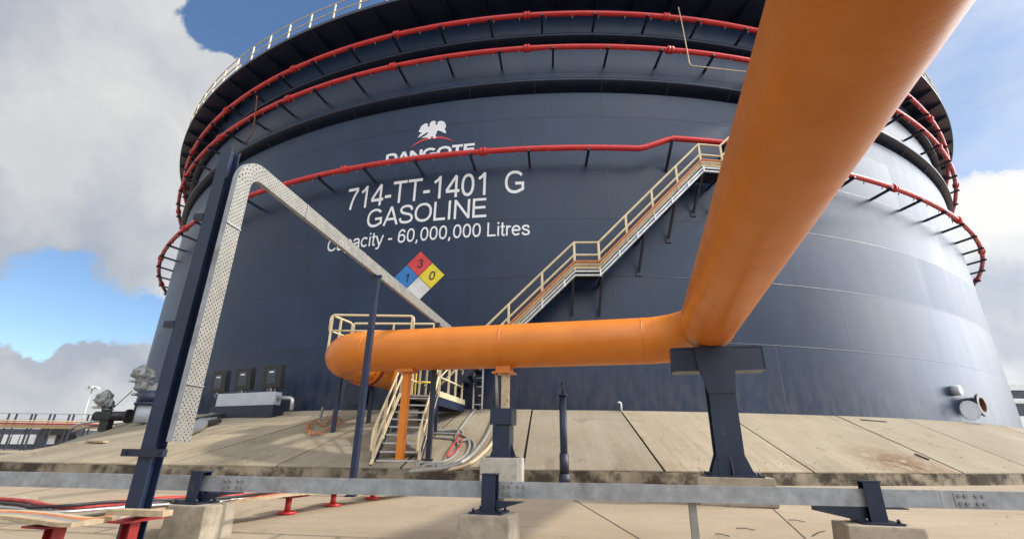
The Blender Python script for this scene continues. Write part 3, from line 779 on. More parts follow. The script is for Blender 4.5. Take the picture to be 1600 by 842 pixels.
# flanges on the tank branch
for dd, mm in ((1.9, 'orange_paint'), (2.06, 'red_dull')):
    b = MB(); P = LC+UD*dd; b.cyl(P, P+UD*.12, PRAD+.09, 40)
    for i in range(24):
        t = 2*PI*i/24; X = P-UD*.03+(VD*math.cos(t)+Vector((0, 0, math.sin(t))))*(PRAD+.05); b.cyl(X, X+UD*.18, .025, 6)
    b.build('flange', mm, pipe)
b = MB(); P = TE-UD*.5; b.cyl(P, P+UD*.12, PRAD+.16, 40); b.build('flange', 'navy_paint', pipe)

# pads/saddles under the pipe
def along_v(px, z=PZ):   # point of the cross run seen at picture column px
    best = None
    for i in range(0, 900):
        Q = PC+VD*(i*.01); v = Q-EYE; w = v.dot(FW); x = 800+FPX*v.dot(CX)/w
        if best is None or abs(x-px) < best[0]: best = (abs(x-px), Q)
    return best[1].copy()
Q = along_v(789)
b = MB(); b.box(Q-Vector((0, 0, PRAD+.01)), (.36, .34, .22), (VD, UD, Vector((0, 0, 1))), bev=.015)
b.box(Q-Vector((0, 0, PRAD+.13)), (.52, .42, .03), (VD, UD, Vector((0, 0, 1)))); b.build('saddle', 'orange_paint', pipe)
Q2 = along_v(640)
b = MB(); b.box(Q2-Vector((0, 0, PRAD-.02)), (.42, .36, .16), (VD, UD, Vector((0, 0, 1))), bev=.015); b.build('saddle', 'orange_paint', pipe)

Z1 = Vector((0, 0, 1)); UVZ = (VD*-1, UD, Z1)
# orange post under the pipe
Bq = Vector((Q2.x, Q2.y, gz(11.9)))
ps = thing('pipe_post', 'slim orange post holding up the pipe in front of the steel steps', 'support', Bq)
b = MB(); b.box((Q2.x, Q2.y, (Bq.z+.08+PZ-PRAD-.06)/2), (.165, .165, PZ-PRAD-.06-Bq.z-.08), UVZ); b.build('column', 'orange_paint', ps)
b = MB(); b.box((Q2.x, Q2.y, Bq.z+.055), (.34, .34, .05), UVZ); b.build('base_plate', 'orange_paint', ps)
b = MB(); b.box((Q2.x, Q2.y, Bq.z-.01), (.6, .6, .08), UVZ); b.build('footing', 'pale_concrete', ps)

# navy pedestal with strut on a concrete block
Pb = Vector((Q.x, Q.y, gz(11.5)))
blk = MB(); blk.box((Q.x, Q.y, (.26+.90)/2), (.86, .72, .64), UVZ, bev=.025)
tag(blk.build('concrete_block', 'pale_concrete', loc=Pb), 'rough pale concrete block under the navy pedestal at the slope foot', 'block')
pd = thing('pipe_pedestal', 'short navy steel pedestal with a thin strut up to the pipe saddle', 'support', (Q.x, Q.y, .90))
c0 = Vector((Q.x, Q.y, 0))
b = MB(); b.box(c0+Z1*(.90+.36), (.40, .40, .68), UVZ); b.box(c0+Z1*.913, (.66, .55, .024), UVZ)
for sg in (-1, 1):
    b.prism([c0+VD*sg*.20+Z1*.925, c0+VD*sg*.31+Z1*.925, c0+VD*sg*.20+Z1*1.2], UD*.02)
b.build('column', 'navy_paint', pd)
b = MB(); b.box(c0+Z1*1.79, (.52, .50, .36), UVZ, bev=.01); b.build('cap_box', 'navy_paint', pd)
b = MB(); b.box(c0+Z1*((1.97+PZ-PRAD-.145)/2)+VD*-.04, (.17, .17, PZ-PRAD-.145-1.97), UVZ); b.build('strut', 'cable_beige', pd)
b = MB(); b.tube([c0+VD*.12-UD*.12+Z1*1.97, c0+VD*.17-UD*.12+Z1*2.85], .04, 10); b.build('conduit', 'galvanised_pale', pd)

# T support at the corner
Tb = aty(1143, 744, 9.35); tz0 = Tb.z
ts = thing('t_support', 'tall navy T shaped steel support under the corner of the orange pipe', 'support', Tb)
zt = PZ-PRAD+.028
cx = Vector((Tb.x, Tb.y, 0))
Hc = .46
b = MB()   # crossbeam: H section along v
b.box(cx+Z1*(zt-.015), (1.66, .42, .03), UVZ); b.box(cx+Z1*(zt-Hc+.015), (1.66, .42, .03), UVZ); b.box(cx-UD*.17+Z1*(zt-Hc/2), (1.62, .03, Hc-.06), UVZ); b.box(cx+UD*.17+Z1*(zt-Hc/2), (1.62, .03, Hc-.06), UVZ)
for sx in (-.82, .82): b.box(cx-VD*sx+Z1*(zt-Hc/2), (.02, .414, Hc-.064), UVZ)
b.build('crossbeam', 'navy_paint', ts)
zb = zt-Hc
b = MB()
b.box(cx-UD*.22+Z1*((tz0+.03+zb)/2-.0), (.46, .03, zb-tz0-.03), UVZ); b.box(cx+UD*.22+Z1*((tz0+.03+zb)/2), (.46, .03, zb-tz0-.03), UVZ)
b.box(cx+Z1*((tz0+.03+zb)/2), (.03, .41, zb-tz0-.03), UVZ); b.build('column', 'navy_paint', ts)
b = MB()  # wide plate at the head and gussets under the crossbeam
fr = cx-UD*.2375
b.prism([fr-VD*.232+Z1*(zb-.42), fr+VD*.232+Z1*(zb-.42), fr+VD*.36+Z1*(zb-.02), fr+VD*.40+Z1*(zt-.035), fr-VD*.30+Z1*(zt-.035), fr-VD*.28+Z1*(zb-.02)], -UD*.022)
b.build('head_plate', 'navy_paint', ts)
b = MB(); b.box(cx+Z1*(tz0+.015), (.95, .75, .03), UVZ)
for sg in (-1, 1):
    for uu in (-.22, .22): b.prism([cx+VD*sg*.232+UD*uu+Z1*(tz0+.031), cx+VD*sg*.36+UD*uu+Z1*(tz0+.031), cx+VD*sg*.232+UD*uu+Z1*(tz0+.36)], UD*.02)
for dx in (-.4, .4):
    for dy in (-.3, 0, .3): b.cyl(cx+VD*dx+UD*dy+Z1*(tz0+.031), cx+VD*dx+UD*dy+Z1*(tz0+.075), .022, 6)
b.prism([cx-UD*.237+Z1*(tz0+.031), cx-UD*.37+Z1*(tz0+.031), cx-UD*.237+Z1*(tz0+.36)], VD*.02)
b.build('base_plate', 'navy_paint', ts)
pad = MB(); pad.box(cx+Z1*(.2+tz0)/2, (1.25, .78, tz0-.2), UVZ, bev=.02)
tag(pad.build('concrete_footing', 'plinth_concrete', loc=cx+Z1*.25), 'low stained concrete footing under the navy T support', 'footing')

# ------------------------------------------------------------------ navy standpipe right of the pedestal
Sb = aty(882, 742, 11.65)
sp_ = thing('standpipe', 'thin navy standpipe with flanged foot leaning at the slope right of the pedestal', 'pipe', Sb)
tp = aty(877, 618, 11.65)
b = MB(); b.cyl(Sb+Z1*.02, (Sb.x, Sb.y, tp.z), .085, 16); b.cyl((Sb.x, Sb.y, tp.z), (Sb.x, Sb.y, tp.z+.03), .12, 16); b.build('pipe', 'navy_paint', sp_)
b = MB(); b.cyl((Sb.x, Sb.y, tp.z+.03), (Sb.x, Sb.y, tp.z+.3), .025, 8); b.box((Sb.x, Sb.y, tp.z+.2), (.14, .03, .03)); b.build('valve_stem', 'navy_dark', sp_)
b = MB(); b.cyl(Sb, Sb+Z1*.45, .105, 16); b.cyl((Sb.x, Sb.y, gz(Sb.y)), Sb+Z1*.03, .13, 16); b.build('foot', 'navy_dark', sp_)

# ------------------------------------------------------------------ access steps, base landing
zl = 2.52
b0 = Vector((-3.22, 12.05, .52)); b1 = Vector((-2.16, 12.18, .52)); t0 = Vector((-3.10, 14.0, zl)); t1 = Vector((-2.06, 14.05, zl))
ss = thing('access_stair', 'navy and cream steel steps rising over the slope behind the orange post', 'stair', (b0+b1)/2)
for p, q in ((b0, t0), (b1, t1)):
    b = MB(); b.bar(p+Z1*.05, q-Z1*.05, .05, .22); b.build('stringer', 'navy_paint', ss)
    b = MB(); b.bar(p+Z1*.185, q+Z1*.085, .07, .03); b.build('stringer_cap', 'cream_paint', ss)
NTR = 10
for i in range(NTR):
    t = (i+.35)/NTR; p = b0+(t0-b0)*t; q = b1+(t1-b1)*t
    MB().bar(p+Vector((.04, 0, 0)), q-Vector((.04, 0, 0)), .20, .035).build('tread', 'galvanised', ss)
for p, q in ((b0, t0), (b1, t1)):
    d = q-p; b = MB()
    for hh in (1.0, .55): b.tube([p+Z1*hh, q+Z1*hh], .030, 8)
    b.tube(fillet([p+Z1*1.0, p+Z1*1.0-d*.05-Z1*.1, p+Z1*.55-d*.05, p+Z1*.55], .08), .030, 8)
    h_ = b.build('handrail', 'cream_paint', ss)
    for t in (.06, .36, .68, .97): MB().bar(p+d*t+Z1*.05, p+d*t+Z1*1.0, .058, .058).build('rail_post', 'cream_paint', h_)
lg = thing('base_landing', 'navy steel landing with cream toe plates between the steps and the tank', 'platform', (-2.5, 15, slope_z(-2.5, 15)))
e0 = Vector((-2.75, 16.45, zl)); e1 = Vector((-1.55, 16.55, zl))
b = MB(); b.prism([t0+Vector((0, .03, -.05)), t1+Vector((0, .03, -.05)), e1-Z1*.05, e0-Z1*.05], (0, 0, .04)); b.build('deck', 'galvanised', lg)
b = MB()
for p, q in ((t0, e0), (t1, e1), (e0, e1)): b.bar(p+Vector((0, .04, -.17)), q+Vector((0, 0, -.17)), .06, .22)
for p in (t0+Vector((.05, .3, 0)), t1+Vector((-.05, .3, 0))): b.bar((p.x, p.y, slope_z(p.x, p.y)), (p.x, p.y, zl-.06), .09, .09)
b.build('frame', 'navy_paint', lg)
b = MB(); b.bar(t1+Vector((.035, .04, .03)), e1+Vector((.035, 0, .03)), .012, .16); b.build('toe_plate', 'yellow_paint' if 0 else 'cream_paint', lg)
b = MB()
for p, q in ((t0, e0), (t1, e1)):
    d = q-p; b.tube(fillet([p+d*.03+Z1*.5, p+d*.03+Z1*1.05, q+Z1*1.05-d*.1, q+Z1*.5-d*.1], .12), .030, 8); b.tube([p+Z1*.5+d*.03, q+Z1*.5-d*.1], .030, 8)
h_ = b.build('handrail', 'cream_paint', lg)
for p, q in ((t0, e0), (t1, e1)):
    for t in (.03, .35, .62, .9): MB().bar(p+(q-p)*t+Z1*0, p+(q-p)*t+Z1*1.05, .058, .058).build('rail_post', 'cream_paint', h_)
MB().bar(t1+(e1-t1)*.03+Z1*.5, t1+(e1-t1)*.45+Z1*1.05, .03, .03).build('brace', 'cream_paint', h_)
# vertical cage ladder strips behind the landing
lad = thing('cable_ladder', 'narrow galvanised cable ladder standing upright against the tank foot', 'cable ladder', pol(angz(atr(746, 640, 33.6))[0], 34.0, slope_z(*pol(angz(atr(746, 640, 33.6))[0], 34.0, 0).xy)))
La = angz(atr(746, 640, 33.6))[0]
for da in (-.0045, .0045): MB().bar(pol(La+da, 33.6, 2.35), pol(La+da, 33.6, 4.75), .05, .05).build('side_rail', 'galvanised', lad)
for i in range(8): MB().bar(pol(La-.0045, 33.6, 2.5+i*.29), pol(La+.0045, 33.6, 2.5+i*.29), .03, .03).build('rung', 'galvanised', lad)
# yellow chain gate
gt = thing('safety_gate', 'small yellow painted safety gate at the head of the steel steps', 'gate', (-2.85, 15.2, zl-.01))
b = MB(); b.tube(fillet([(-2.95, 15.2, zl), (-2.95, 15.2, zl+1.0), (-2.45, 15.25, zl+1.0), (-2.45, 15.25, zl)], .08), .035, 8); b.build('frame', 'yellow_paint', gt)
b = MB(); b.tube([(-2.95, 15.2, zl+.5), (-2.45, 15.25, zl+.5)], .03, 8); b.build('mid_bar', 'yellow_paint', gt)

# ------------------------------------------------------------------ valve platform above the tank branch
nl = aty(518, 492, 14.7); zr = nl.z; nr = aty(648, 485, 14.7); nr.z = zr; fl = atz(545, 503, zr); fr2 = atz(672, 500, zr)
if fl.y > 16.8: fl.y = 16.2
fl = Vector((nl.x+.35, nl.y+1.05, zr)); fr2 = Vector((nr.x+.55, nr.y+.95, zr))
vp = thing('valve_platform', 'small railed platform above the pipe branch beside the tank', 'platform', (nl.x+1, nl.y+.5, slope_z(nl.x+1, nl.y+.5)))
zf = zr-1.02
b = MB(); b.prism([Vector((v.x, v.y, zf-.05)) for v in (nl, nr, fr2, fl)], (0, 0, .05)); b.build('deck', 'galvanised', vp)
b = MB()
for p, q in ((nl, nr), (fl, fr2), (nl, fl), (nr, fr2)): b.bar(Vector((p.x, p.y, zf-.14)), Vector((q.x, q.y, zf-.14)), .08, .18)
b.build('frame', 'navy_paint', vp)
for v, dx in ((nl, .55), (nr, -.3), (fl, .9), (fr2, -.3)):
    v = Vector((v.x+dx, v.y, v.z)); MB().bar((v.x, v.y, slope_z(v.x, v.y)-.02), (v.x, v.y, zf-.06), .11, .11).build('leg', 'navy_paint', vp)
b = MB()
for p, q in ((nl, nr), (fl, fr2)):
    p2, q2 = Vector(p), Vector(q)
    b.tube(fillet([p2-Z1*.5, p2, q2, q2-Z1*.5], .13), .036, 8); b.tube([p2-Z1*.5, q2-Z1*.5], .030, 8)
b.tube(fillet([nl+(fl-nl)*.02-Z1*.5, nl, fl, fl-Z1*.5], .13), .036, 8); b.tube([nl-Z1*.5, fl-Z1*.5], .030, 8)
h_ = b.build('handrail', 'cream_paint', vp)
for p, q in ((nl, nr), (fl, fr2)):
    for t in (.02, .5, .98): MB().bar(Vector(p)+(q-p)*t-Z1*1.0, Vector(p)+(q-p)*t, .058, .058).build('rail_post', 'cream_paint', h_)
for t in (.45,): MB().bar(nl+(fl-nl)*t-Z1*1.0, nl+(fl-nl)*t, .058, .058).build('rail_post', 'cream_paint', h_)

# ------------------------------------------------------------------ tall post, perforated tray, thin posts
YP = 5.6
pb = aty(216, 792, YP); pt = aty(359, 236, YP)
px_, pz0, pz1 = pb.x, gz(YP), pt.z
TDIR = Vector((.178, .984, 0)).normalized(); TSD = Vector((TDIR.y, -TDIR.x, 0))
tp_ = thing('tall_post', 'tall navy steel column carrying the perforated cable tray at left', 'column', (px_, YP, pz0))
axp = (TSD, TDIR, Z1); c0 = Vector((px_, YP, 0))
b = MB(); L = pz1-pz0
for sg in (-1, 1): b.box(c0+TDIR*sg*.072+Z1*(pz0+L/2), (.17, .013, L), axp)
b.box(c0+Z1*(pz0+L/2), (.010, .131, L-.004), axp); b.build('column', 'navy_paint', tp_)
b = MB(); b.box(c0+Z1*(pz0+.012), (.34, .34, .024), axp); b.build('base_plate', 'navy_paint', tp_)
zc_ = aty(238, 707, YP).z
b = MB(); b.box(c0-TDIR*.105+Z1*zc_, (.52, .05, .075), axp)
for sx in (-.2, .2): b.cyl(c0-TDIR*.13+TSD*sx+Z1*zc_, c0-TDIR*.145+TSD*sx+Z1*zc_, .016, 8)
b.build('cross_arm', 'navy_dark', tp_)
for (qx, qy) in ((268, 508), (318, 341)):
    zz = aty(qx, qy, YP).z; b = MB(); b.box(c0-TSD*.155-TDIR*.05+Z1*zz, (.14, .07, .08), axp); b.build('bracket', 'navy_dark', tp_)
# perforated tray: flat web in the vertical plane along TDIR, bent at the top
trc = aty(381, 300, YP+.02); tx0 = trc.x
ztop = aty(392, 258, YP+.1).z-.06
zbot = aty(272, 690, YP).z
WT = .235
O = Vector((tx0, YP-.02, 0))
rb = .30
far = 9.7
cl = [(0.0, zbot)]
# centreline (s along TDIR, z)
nv = int((ztop-rb-zbot)/.030)
line = [(0.0, zbot+(ztop-rb-zbot)*i/nv) for i in range(nv+1)]
na_ = 9
line += [(rb-rb*math.cos(PI/2*i/na_), ztop-rb+rb*math.sin(PI/2*i/na_)) for i in range(1, na_+1)]
nh = int((far-rb)/.030)
line += [(rb+(far-rb)*i/nh, ztop) for i in range(1, nh+1)]
tray = thing('perforated_cable_tray', 'pale perforated cable tray climbing the tall navy post and running over to the tank', 'cable tray', O+Z1*zbot)
b = MB(); holes = b
def frame(i):
    p = Vector((line[i][0], line[i][1])); a = Vector(line[max(i-1, 0)]); c = Vector(line[min(i+1, len(line)-1)])
    t = (c-a).normalized(); nn_ = Vector((-t.y, t.x)); return p, t, nn_
def P3(v, out=0): return O+TDIR*v.x+Z1*v.y+TSD*out
TH = .003
RW = 8
for i in range(len(line)-1):
    p, t, nn_ = frame(i); p2, t2, nn2 = frame(i+1)
    offs = [-WT/2+WT*j/RW for j in range(RW+1)]
    for j in range(RW):
        A_ = p+nn_*offs[j]; B_ = p+nn_*offs[j+1]; C_ = p2+nn2*offs[j+1]; D_ = p2+nn2*offs[j]
        quad = [A_, B_, C_, D_]
        if (i+j) % 2 == 0:
            cen = (A_+B_+C_+D_)/4; inn = [cen+(v-cen)*f for v, f in zip(quad, (.50, .50, .50, .50))]
            ov = [b.b.verts.new(P3(v)) for v in quad]; iv = [b.b.verts.new(P3(v)) for v in inn]
            for k in range(4): b.b.faces.new((ov[k], ov[(k+1) % 4], iv[(k+1) % 4], iv[k]))
        else:
            b.b.faces.new([b.b.verts.new(P3(v)) for v in quad])
bmesh.ops.remove_doubles(b.b, verts=b.b.verts, dist=.0005)
b.build('web', 'galvanised_pale', tray)
for sg in (-1, 1):
    b = MB(); prev = None
    for i in range(0, len(line)):
        p, t, nn_ = frame(i); v = p+nn_*(sg*WT/2)
        cur = [b.b.verts.new(P3(v+nn_*(sg*d), o_)) for d, o_ in ((0, .001), (0, -.075), (.004, -.075), (.004, .001))]
        if prev:
            for k in range(4): b.b.faces.new((prev[k], prev[(k+1) % 4], cur[(k+1) % 4], cur[k]))
        else: b.b.faces.new(cur)
        prev = cur
    b.b.faces.new(prev[::-1]); b.build('side_flange', 'rail_steel', tray)
b = MB(); 
for sg in (-.3, .25):
    b.tube([P3(Vector(line[i])+frame(i)[2]*WT*sg, -.03) for i in range(0, len(line), 4)], .018, 6)
b.build('cable', 'cable_black', tray)
for i in range(20, len(line)-4, 66):
    p, t, nn_ = frame(i); b = MB()
    A_ = P3(p+nn_*WT/2, .004); B_ = P3(p-nn_*WT/2, .004); b.bar(A_, B_, .012, .03, up=TSD); b.build('splice_strip', 'galvanised', tray)
# thin navy post
def tray_at(px, py):
    best = None
    for i in range(400):
        Q = O+TDIR*(i*.025)+Z1*(ztop-WT/2); v = Q-EYE; w = v.dot(FW); x = 800+FPX*v.dot(CX)/w
        if best is None or abs(x-px) < best[0]: best = (abs(x-px), Q)
    return best[1].copy()
tq = tray_at(590, 430)
zb_ = slope_z(tq.x, tq.y)
b = MB(); base = Vector((tq.x, tq.y, zb_)); b.bar(base, tq-Z1*.02, .10, .12, up=TDIR)
tn = thing('slim_post', 'slim navy post under the cable tray, standing left of the steel steps', 'post', base)
b.build('column', 'navy_paint', tn)
b = MB(); b.box(base+Z1*.012, (.18, .18, .024)); b.build('base_plate', 'navy_dark', tn)
b = MB(); b.bar(tq-TSD*.15-Z1*.03, tq+TSD*.1-Z1*.03, .06, .05); b.build('arm', 'navy_dark', tn)
b2_ = onslope(669, 718)
tn2 = thing('slim_post', 'slim navy post on the slope just right of the steel steps', 'post', b2_)
zz = aty(675, 545, b2_.y).z
b = MB(); b.bar(b2_, (b2_.x, b2_.y, 4.2), .11, .11, up=TDIR); b.build('column', 'navy_dark', tn2)
b = MB(); b.box(b2_+Z1*.012, (.26, .26, .024)); b.build('base_plate', 'navy_dark', tn2)

# ------------------------------------------------------------------ low cable rack in the foreground
RZ = .62
ra = atz(-120, 743.5, RZ); rb_ = atz(800, 765, RZ); rc = atz(1720, 783, RZ)
rdir = (rc-ra); rdir.z = 0; rdir.normalize(); rsd = Vector((-rdir.y, rdir.x, 0))
rack = thing('cable_rack', 'long grey galvanised cable rack crossing the foreground on low posts', 'cable rack', Vector((rb_.x, rb_.y, RZ-.1)))
rL = rb_-rdir*7.4; rR = rb_+rdir*6.4
RH = .155
for off in (0, .36):
    for i, (p, q) in enumerate(((rL, rb_-rdir*.02), (rb_+rdir*.0, rb_+rdir*4.35), (rb_+rdir*4.354, rR))):
        b = MB(); p_ = p+rsd*off-Z1*off*.05; q_ = q+rsd*off-Z1*off*.05
        b.bar(p_, q_, .006, RH)
        for sg in (-1, 1):
            b.bar(p_+rsd*(.02 if off == 0 else -.02)+Z1*(RH/2+.003)*sg, q_+rsd*(.02 if off == 0 else -.02)+Z1*(RH/2+.003)*sg, .046, .006)
        b.build('side_rail', 'rail_steel', rack)
for i in range(19):
    p = rL+rdir*(.15+i*.72); MB().bar(p+rsd*.03-Z1*.05, p+rsd*.33-Z1*.05, .03, .02).build('rung', 'rail_steel', rack)
def splice(s0):
    p = rb_+rdir*s0-rsd*.008; b = MB(); b.box(p, (.30, .006, .125), (rdir, rsd, Z1)); o = b.build('splice_plate', 'rail_steel', rack)
    for dx in (-.11, -.05, .05, .11):
        for dz in (-.035, .035):
            X = p+rdir*dx+Z1*dz-rsd*.003; MB().cyl(X, X-rsd*.016, .017, 8).build('bolt', 'bolt_steel', o)
def yline(x): return 743.5+(x+120)*21.5/920 if x < 800 else 765+(x-800)*18/920
for px_s in (372, 802, 1500):
    Q = atz(px_s, yline(px_s), RZ); splice((Q-rb_).dot(rdir))
# posts and plinths
plabels = ('weathered concrete plinth at left carrying a navy rack post', 'square concrete plinth at bottom centre carrying a navy rack post', 'broad concrete plinth at lower right carrying a navy rack post')
rlabels = ('short navy rack post on the left concrete plinth', 'short navy rack post on the bottom centre concrete plinth', 'short navy rack post on the lower right plinth with side arm')
for i, (pxm, pyt, pyb, w, arm) in enumerate(((322, 737, 786, .52, 1), (768, 741, 801, .54, 1), (1352, 752, 817, .66, -1))):
    Q = atz(pxm, yline(pxm), RZ); Q = Q-rsd*.11; Y = Q.y
    zt_ = aty(pxm, pyt, Y).z; zb_ = aty(pxm, pyb, Y).z
    gb = gz(Y)-.12
    pl = thing('concrete_plinth', plabels[i], 'plinth', (Q.x, Q.y, gb), 'concrete plinths under the cable rack')
    b = MB(); ox = (.09, .0, -.02)[i]; c = Vector((Q.x+ox, Q.y, (gb+zb_)/2))
    tpx = MB(); vs = []
    b.box(c, (w, w*(.86, .86, .72)[i], zb_-gb), UVZ, bev=.022)
    for v in b.b.verts:
        if v.co.z < c.z: v.co = Vector((Q.x+ox+(v.co.x-Q.x-ox)*1.08, Q.y+(v.co.y-Q.y)*1.08, v.co.z))
    b.build('block', 'plinth_concrete', pl)
    tpx.b.free()
    po = thing('rack_post', rlabels[i], 'post', (Q.x, Q.y, zb_), 'navy posts of the cable rack')
    b = MB(); hgt = zt_-zb_; c = Vector((Q.x, Q.y, zb_+hgt/2+.01))
    for sg in (-1, 1): b.box(c+UD*sg*.07, (.15, .012, hgt-.02), UVZ)
    b.box(c, (.010, .128, hgt-.02), UVZ); b.build('column', 'navy_paint', po)
    b = MB(); b.box((Q.x, Q.y, zt_+.006), (.17, .17, .012), UVZ); b.build('cap_plate', 'navy_paint', po)
    b = MB(); b.box((Q.x, Q.y, zb_+.011), (.36, .34, .018), UVZ)
    for dx in (-.14, .14):
        for dy in (-.13, .13):
            X = Vector((Q.x, Q.y, zb_+.02))+VD*dx+UD*dy; b.cyl(X, X+Z1*.035, .016, 6)
    b.build('base_plate', 'navy_dark', po)
    b = MB(); e = Vector((Q.x, Q.y, RZ-RH/2-.045)); L_ = .55
    da = rdir*arm
    if i < 2: b.bar(e, e+rsd*.8, .12, .07); b.prism([e+da*.07+Z1*.02, e+da*(L_*.7)+Z1*.02, e+da*.07-Z1*.07], rsd*.02)
    else: b.bar(e+rsd*.05, e+rsd*.8, .12, .07); b.prism([e+da*.07+Z1*.03, e+da*L_+Z1*.03, e+da*L_-Z1*.01, e+da*.07-Z1*.11], rsd*.12); b.bar(e-da*.07+Z1*.03, e-da*.3+Z1*.03, .1, .012)
    b.build('arm', 'navy_dark', po)
# thin steel leg under the rack right of centre
Q = atz(1082, yline(1082), RZ); b = MB(); b.box((Q.x, Q.y+.05, (gz(Q.y)+RZ-RH/2-.008)/2), (.075, .05, RZ-RH/2-.008-gz(Q.y)), (rdir, rsd, Z1))
b.build('leg', 'cable_grey', rack)

# ------------------------------------------------------------------ cables and conduits on low red supports
CZ = .43
def cz(x):
    P = ((-999, .43), (180, .43), (250, .345), (350, .345), (430, .42), (999, .42))
    for (a0, z0), (a1, z1) in zip(P, P[1:]):
        if x <= a1: return z0+(z1-z0)*(x-a0)/(a1-a0)
def run(pxs, z, dy=0): return [atz(x, y, z)+Vector((0, dy, 0)) for x, y in pxs]
base_path = [(-160, 800), (0, 806), (60, 812), (115, 818), (180, 807), (250, 797), (330, 789), (400, 779), (450, 772.5), (500, 768), (545, 764.5), (600, 761), (660, 757)]
specs = [('cable_cover', 'timber', .027, 0, 0, 'pale flat cover strip nearest the camera on the red supports'), ('cable_cover', 'cable_grey', .026, .11, 0, 'grey flat cover strip, second on the red supports'),
         ('cable', 'cable_orange', .026, .20, .0, 'faded orange cable lying along the flat strips on the red supports'), ('cable_cover', 'cable_beige', .028, .28, 0, 'beige flat cover strip behind the faded orange cable'),
         ]
for nm, mm, r, off, dz, lab in specs:
    P = []
    for x, y in base_path:
        Q = atz(x, y, cz(x)); P.append(Q+Vector((-.2, .98, 0))*off+Z1*(r-.03+dz))
    SP_ = smooth_path(P, 5); b = MB()
    if nm == 'cable': b.tube(SP_, r, 10)
    else:
        prev = None
        for i, p in enumerate(SP_):
            t = (SP_[min(i+1, len(SP_)-1)]-SP_[max(i-1, 0)]); sd = Vector((t.y, -t.x, 0)).normalized()*r*1.7
            cur = [b.b.verts.new(p+sd*a_+Z1*h_) for a_, h_ in ((1, -r*.55), (1, r*.55), (-1, r*.55), (-1, -r*.55))]
            if prev:
                for k_ in range(4): b.b.faces.new((prev[k_], prev[(k_+1) % 4], cur[(k_+1) % 4], cur[k_]))
            else: b.b.faces.new(cur)
            prev = cur
        b.b.faces.new(prev[::-1])
    tag(b.build(nm, mm, loc=P[3]), lab, nm, 'strips on the low red supports')
red_path = [(-160, 772), (20, 783), (60, 789), (110, 790), (180, 785), (250, 780), (310, 777), (370, 774), (440, 768), (520, 763)]
for k, (mm, r, off, lab) in enumerate((('cable_red', .027, 0, 'thick red cable sagging along the ground beyond the conduits'), ('cable_red', .022, .08, 'second red cable lying just behind the thick one'),
                                      ('cable_orange', .024, .18, 'thin orange cable beside the pair of red cables'), ('cable_black', .02, -.07, 'black cable in front of the pair of red cables'))):
    P = [atz(x, y, .27)+Vector((0, off, .02*math.sin(i*1.3+k))) for i, (x, y) in enumerate(red_path)]
    tag(MB().tube(smooth_path(P, 5), r, 10).build('cable', mm, loc=P[3]), lab, 'cable')
# ladder tray under the red cables
lt = thing('cable_ladder', 'low cable ladder with short rungs lying under the red cables', 'cable ladder', atz(180, 790, .2))
P = [atz(x, y+5, .24) for x, y in red_path]; SPp = smooth_path(P, 5)
for off in (-.12, .30): MB().tube([p+Vector((0, off, -.02)) for p in SPp], .02, 6).build('side_rail', 'galvanised', lt)
for i in range(0, len(SPp), 1): MB().bar(SPp[i]+Vector((0, -.12, -.02)), SPp[i]+Vector((0, .30, -.02)), .03, .02).build('rung', 'galvanised', lt)
# red supports
rs_lab = ('red steel stub support nearest the left edge of the photo', 'red steel stub support in front of the tall navy post', 'round footed red stub support right of the left plinth', 'small round footed red stub support, second from the left plinth', 'farthest small red stub support under the rack')
for i, (px0, pyt, w) in enumerate(((88, 823, .10), (208, 806, .10), (452, 777, .085), (522, 771, .085), (583, 766, .085))):
    T = atz(px0, pyt, cz(px0)-.065); T = Vector((*aty(px0, pyt, T.y+(.06, -.36, .06, .06, .06)[i]).xy, T.z)); gzz = gz(T.y)
    o = thing('red_support', rs_lab[i], 'support', (T.x, T.y, gzz), 'red stub supports of the conduit run')
    b = MB(); hgt = T.z-gzz
    if i < 2:
        b.box((T.x, T.y, gzz+hgt/2), (w-.012, .012, hgt), UVZ); b.box(Vector((T.x, T.y, gzz+hgt/2))-VD*w/2, (.012, w, hgt), UVZ); b.box(Vector((T.x, T.y, gzz+hgt/2))+VD*w/2, (.012, w, hgt), UVZ)
        b.build('stub', 'red_dull', o)
        MB().box((T.x, T.y+.05, T.z+.008), (.24, .46, .016), UVZ).build('top_plate', 'red_dull', o)
        MB().box((T.x, T.y, gzz+.008), (.2, .2, .016), UVZ).build('base_plate', 'red_dull', o)
    else:
        b.cyl((T.x, T.y, gzz), (T.x, T.y, T.z), w*.5, 16); b.build('stub', 'red_paint', o)
        MB().box((T.x, T.y+.05, T.z+.008), (.30, .46, .016), UVZ).build('top_plate', 'red_dull', o)
        MB().cyl((T.x, T.y, gzz), (T.x, T.y, gzz+.035), .13, 24).build('base_plate', 'red_paint', o)
# timber bearer in front of the tall post
T = atz(218, 801, CZ+.02); T = aty(218, 800, T.y-.34); b = MB(); b.bar(T-rdir*.26, T+rdir*.26, .11, .045)
tag(b.build('timber_board', 'timber', loc=T-Z1*.02), 'short pale timber board lying on the red support in front of the tall post', 'board')
T = atz(20, 782, .24); b = MB(); b.box(T, (.5, .3, .12), (rdir, rsd, Z1), bev=.03)
tag(b.build('concrete_lump', 'plinth_concrete', loc=T-Z1*.06), 'flat concrete lump on the ground at the left edge', 'block')

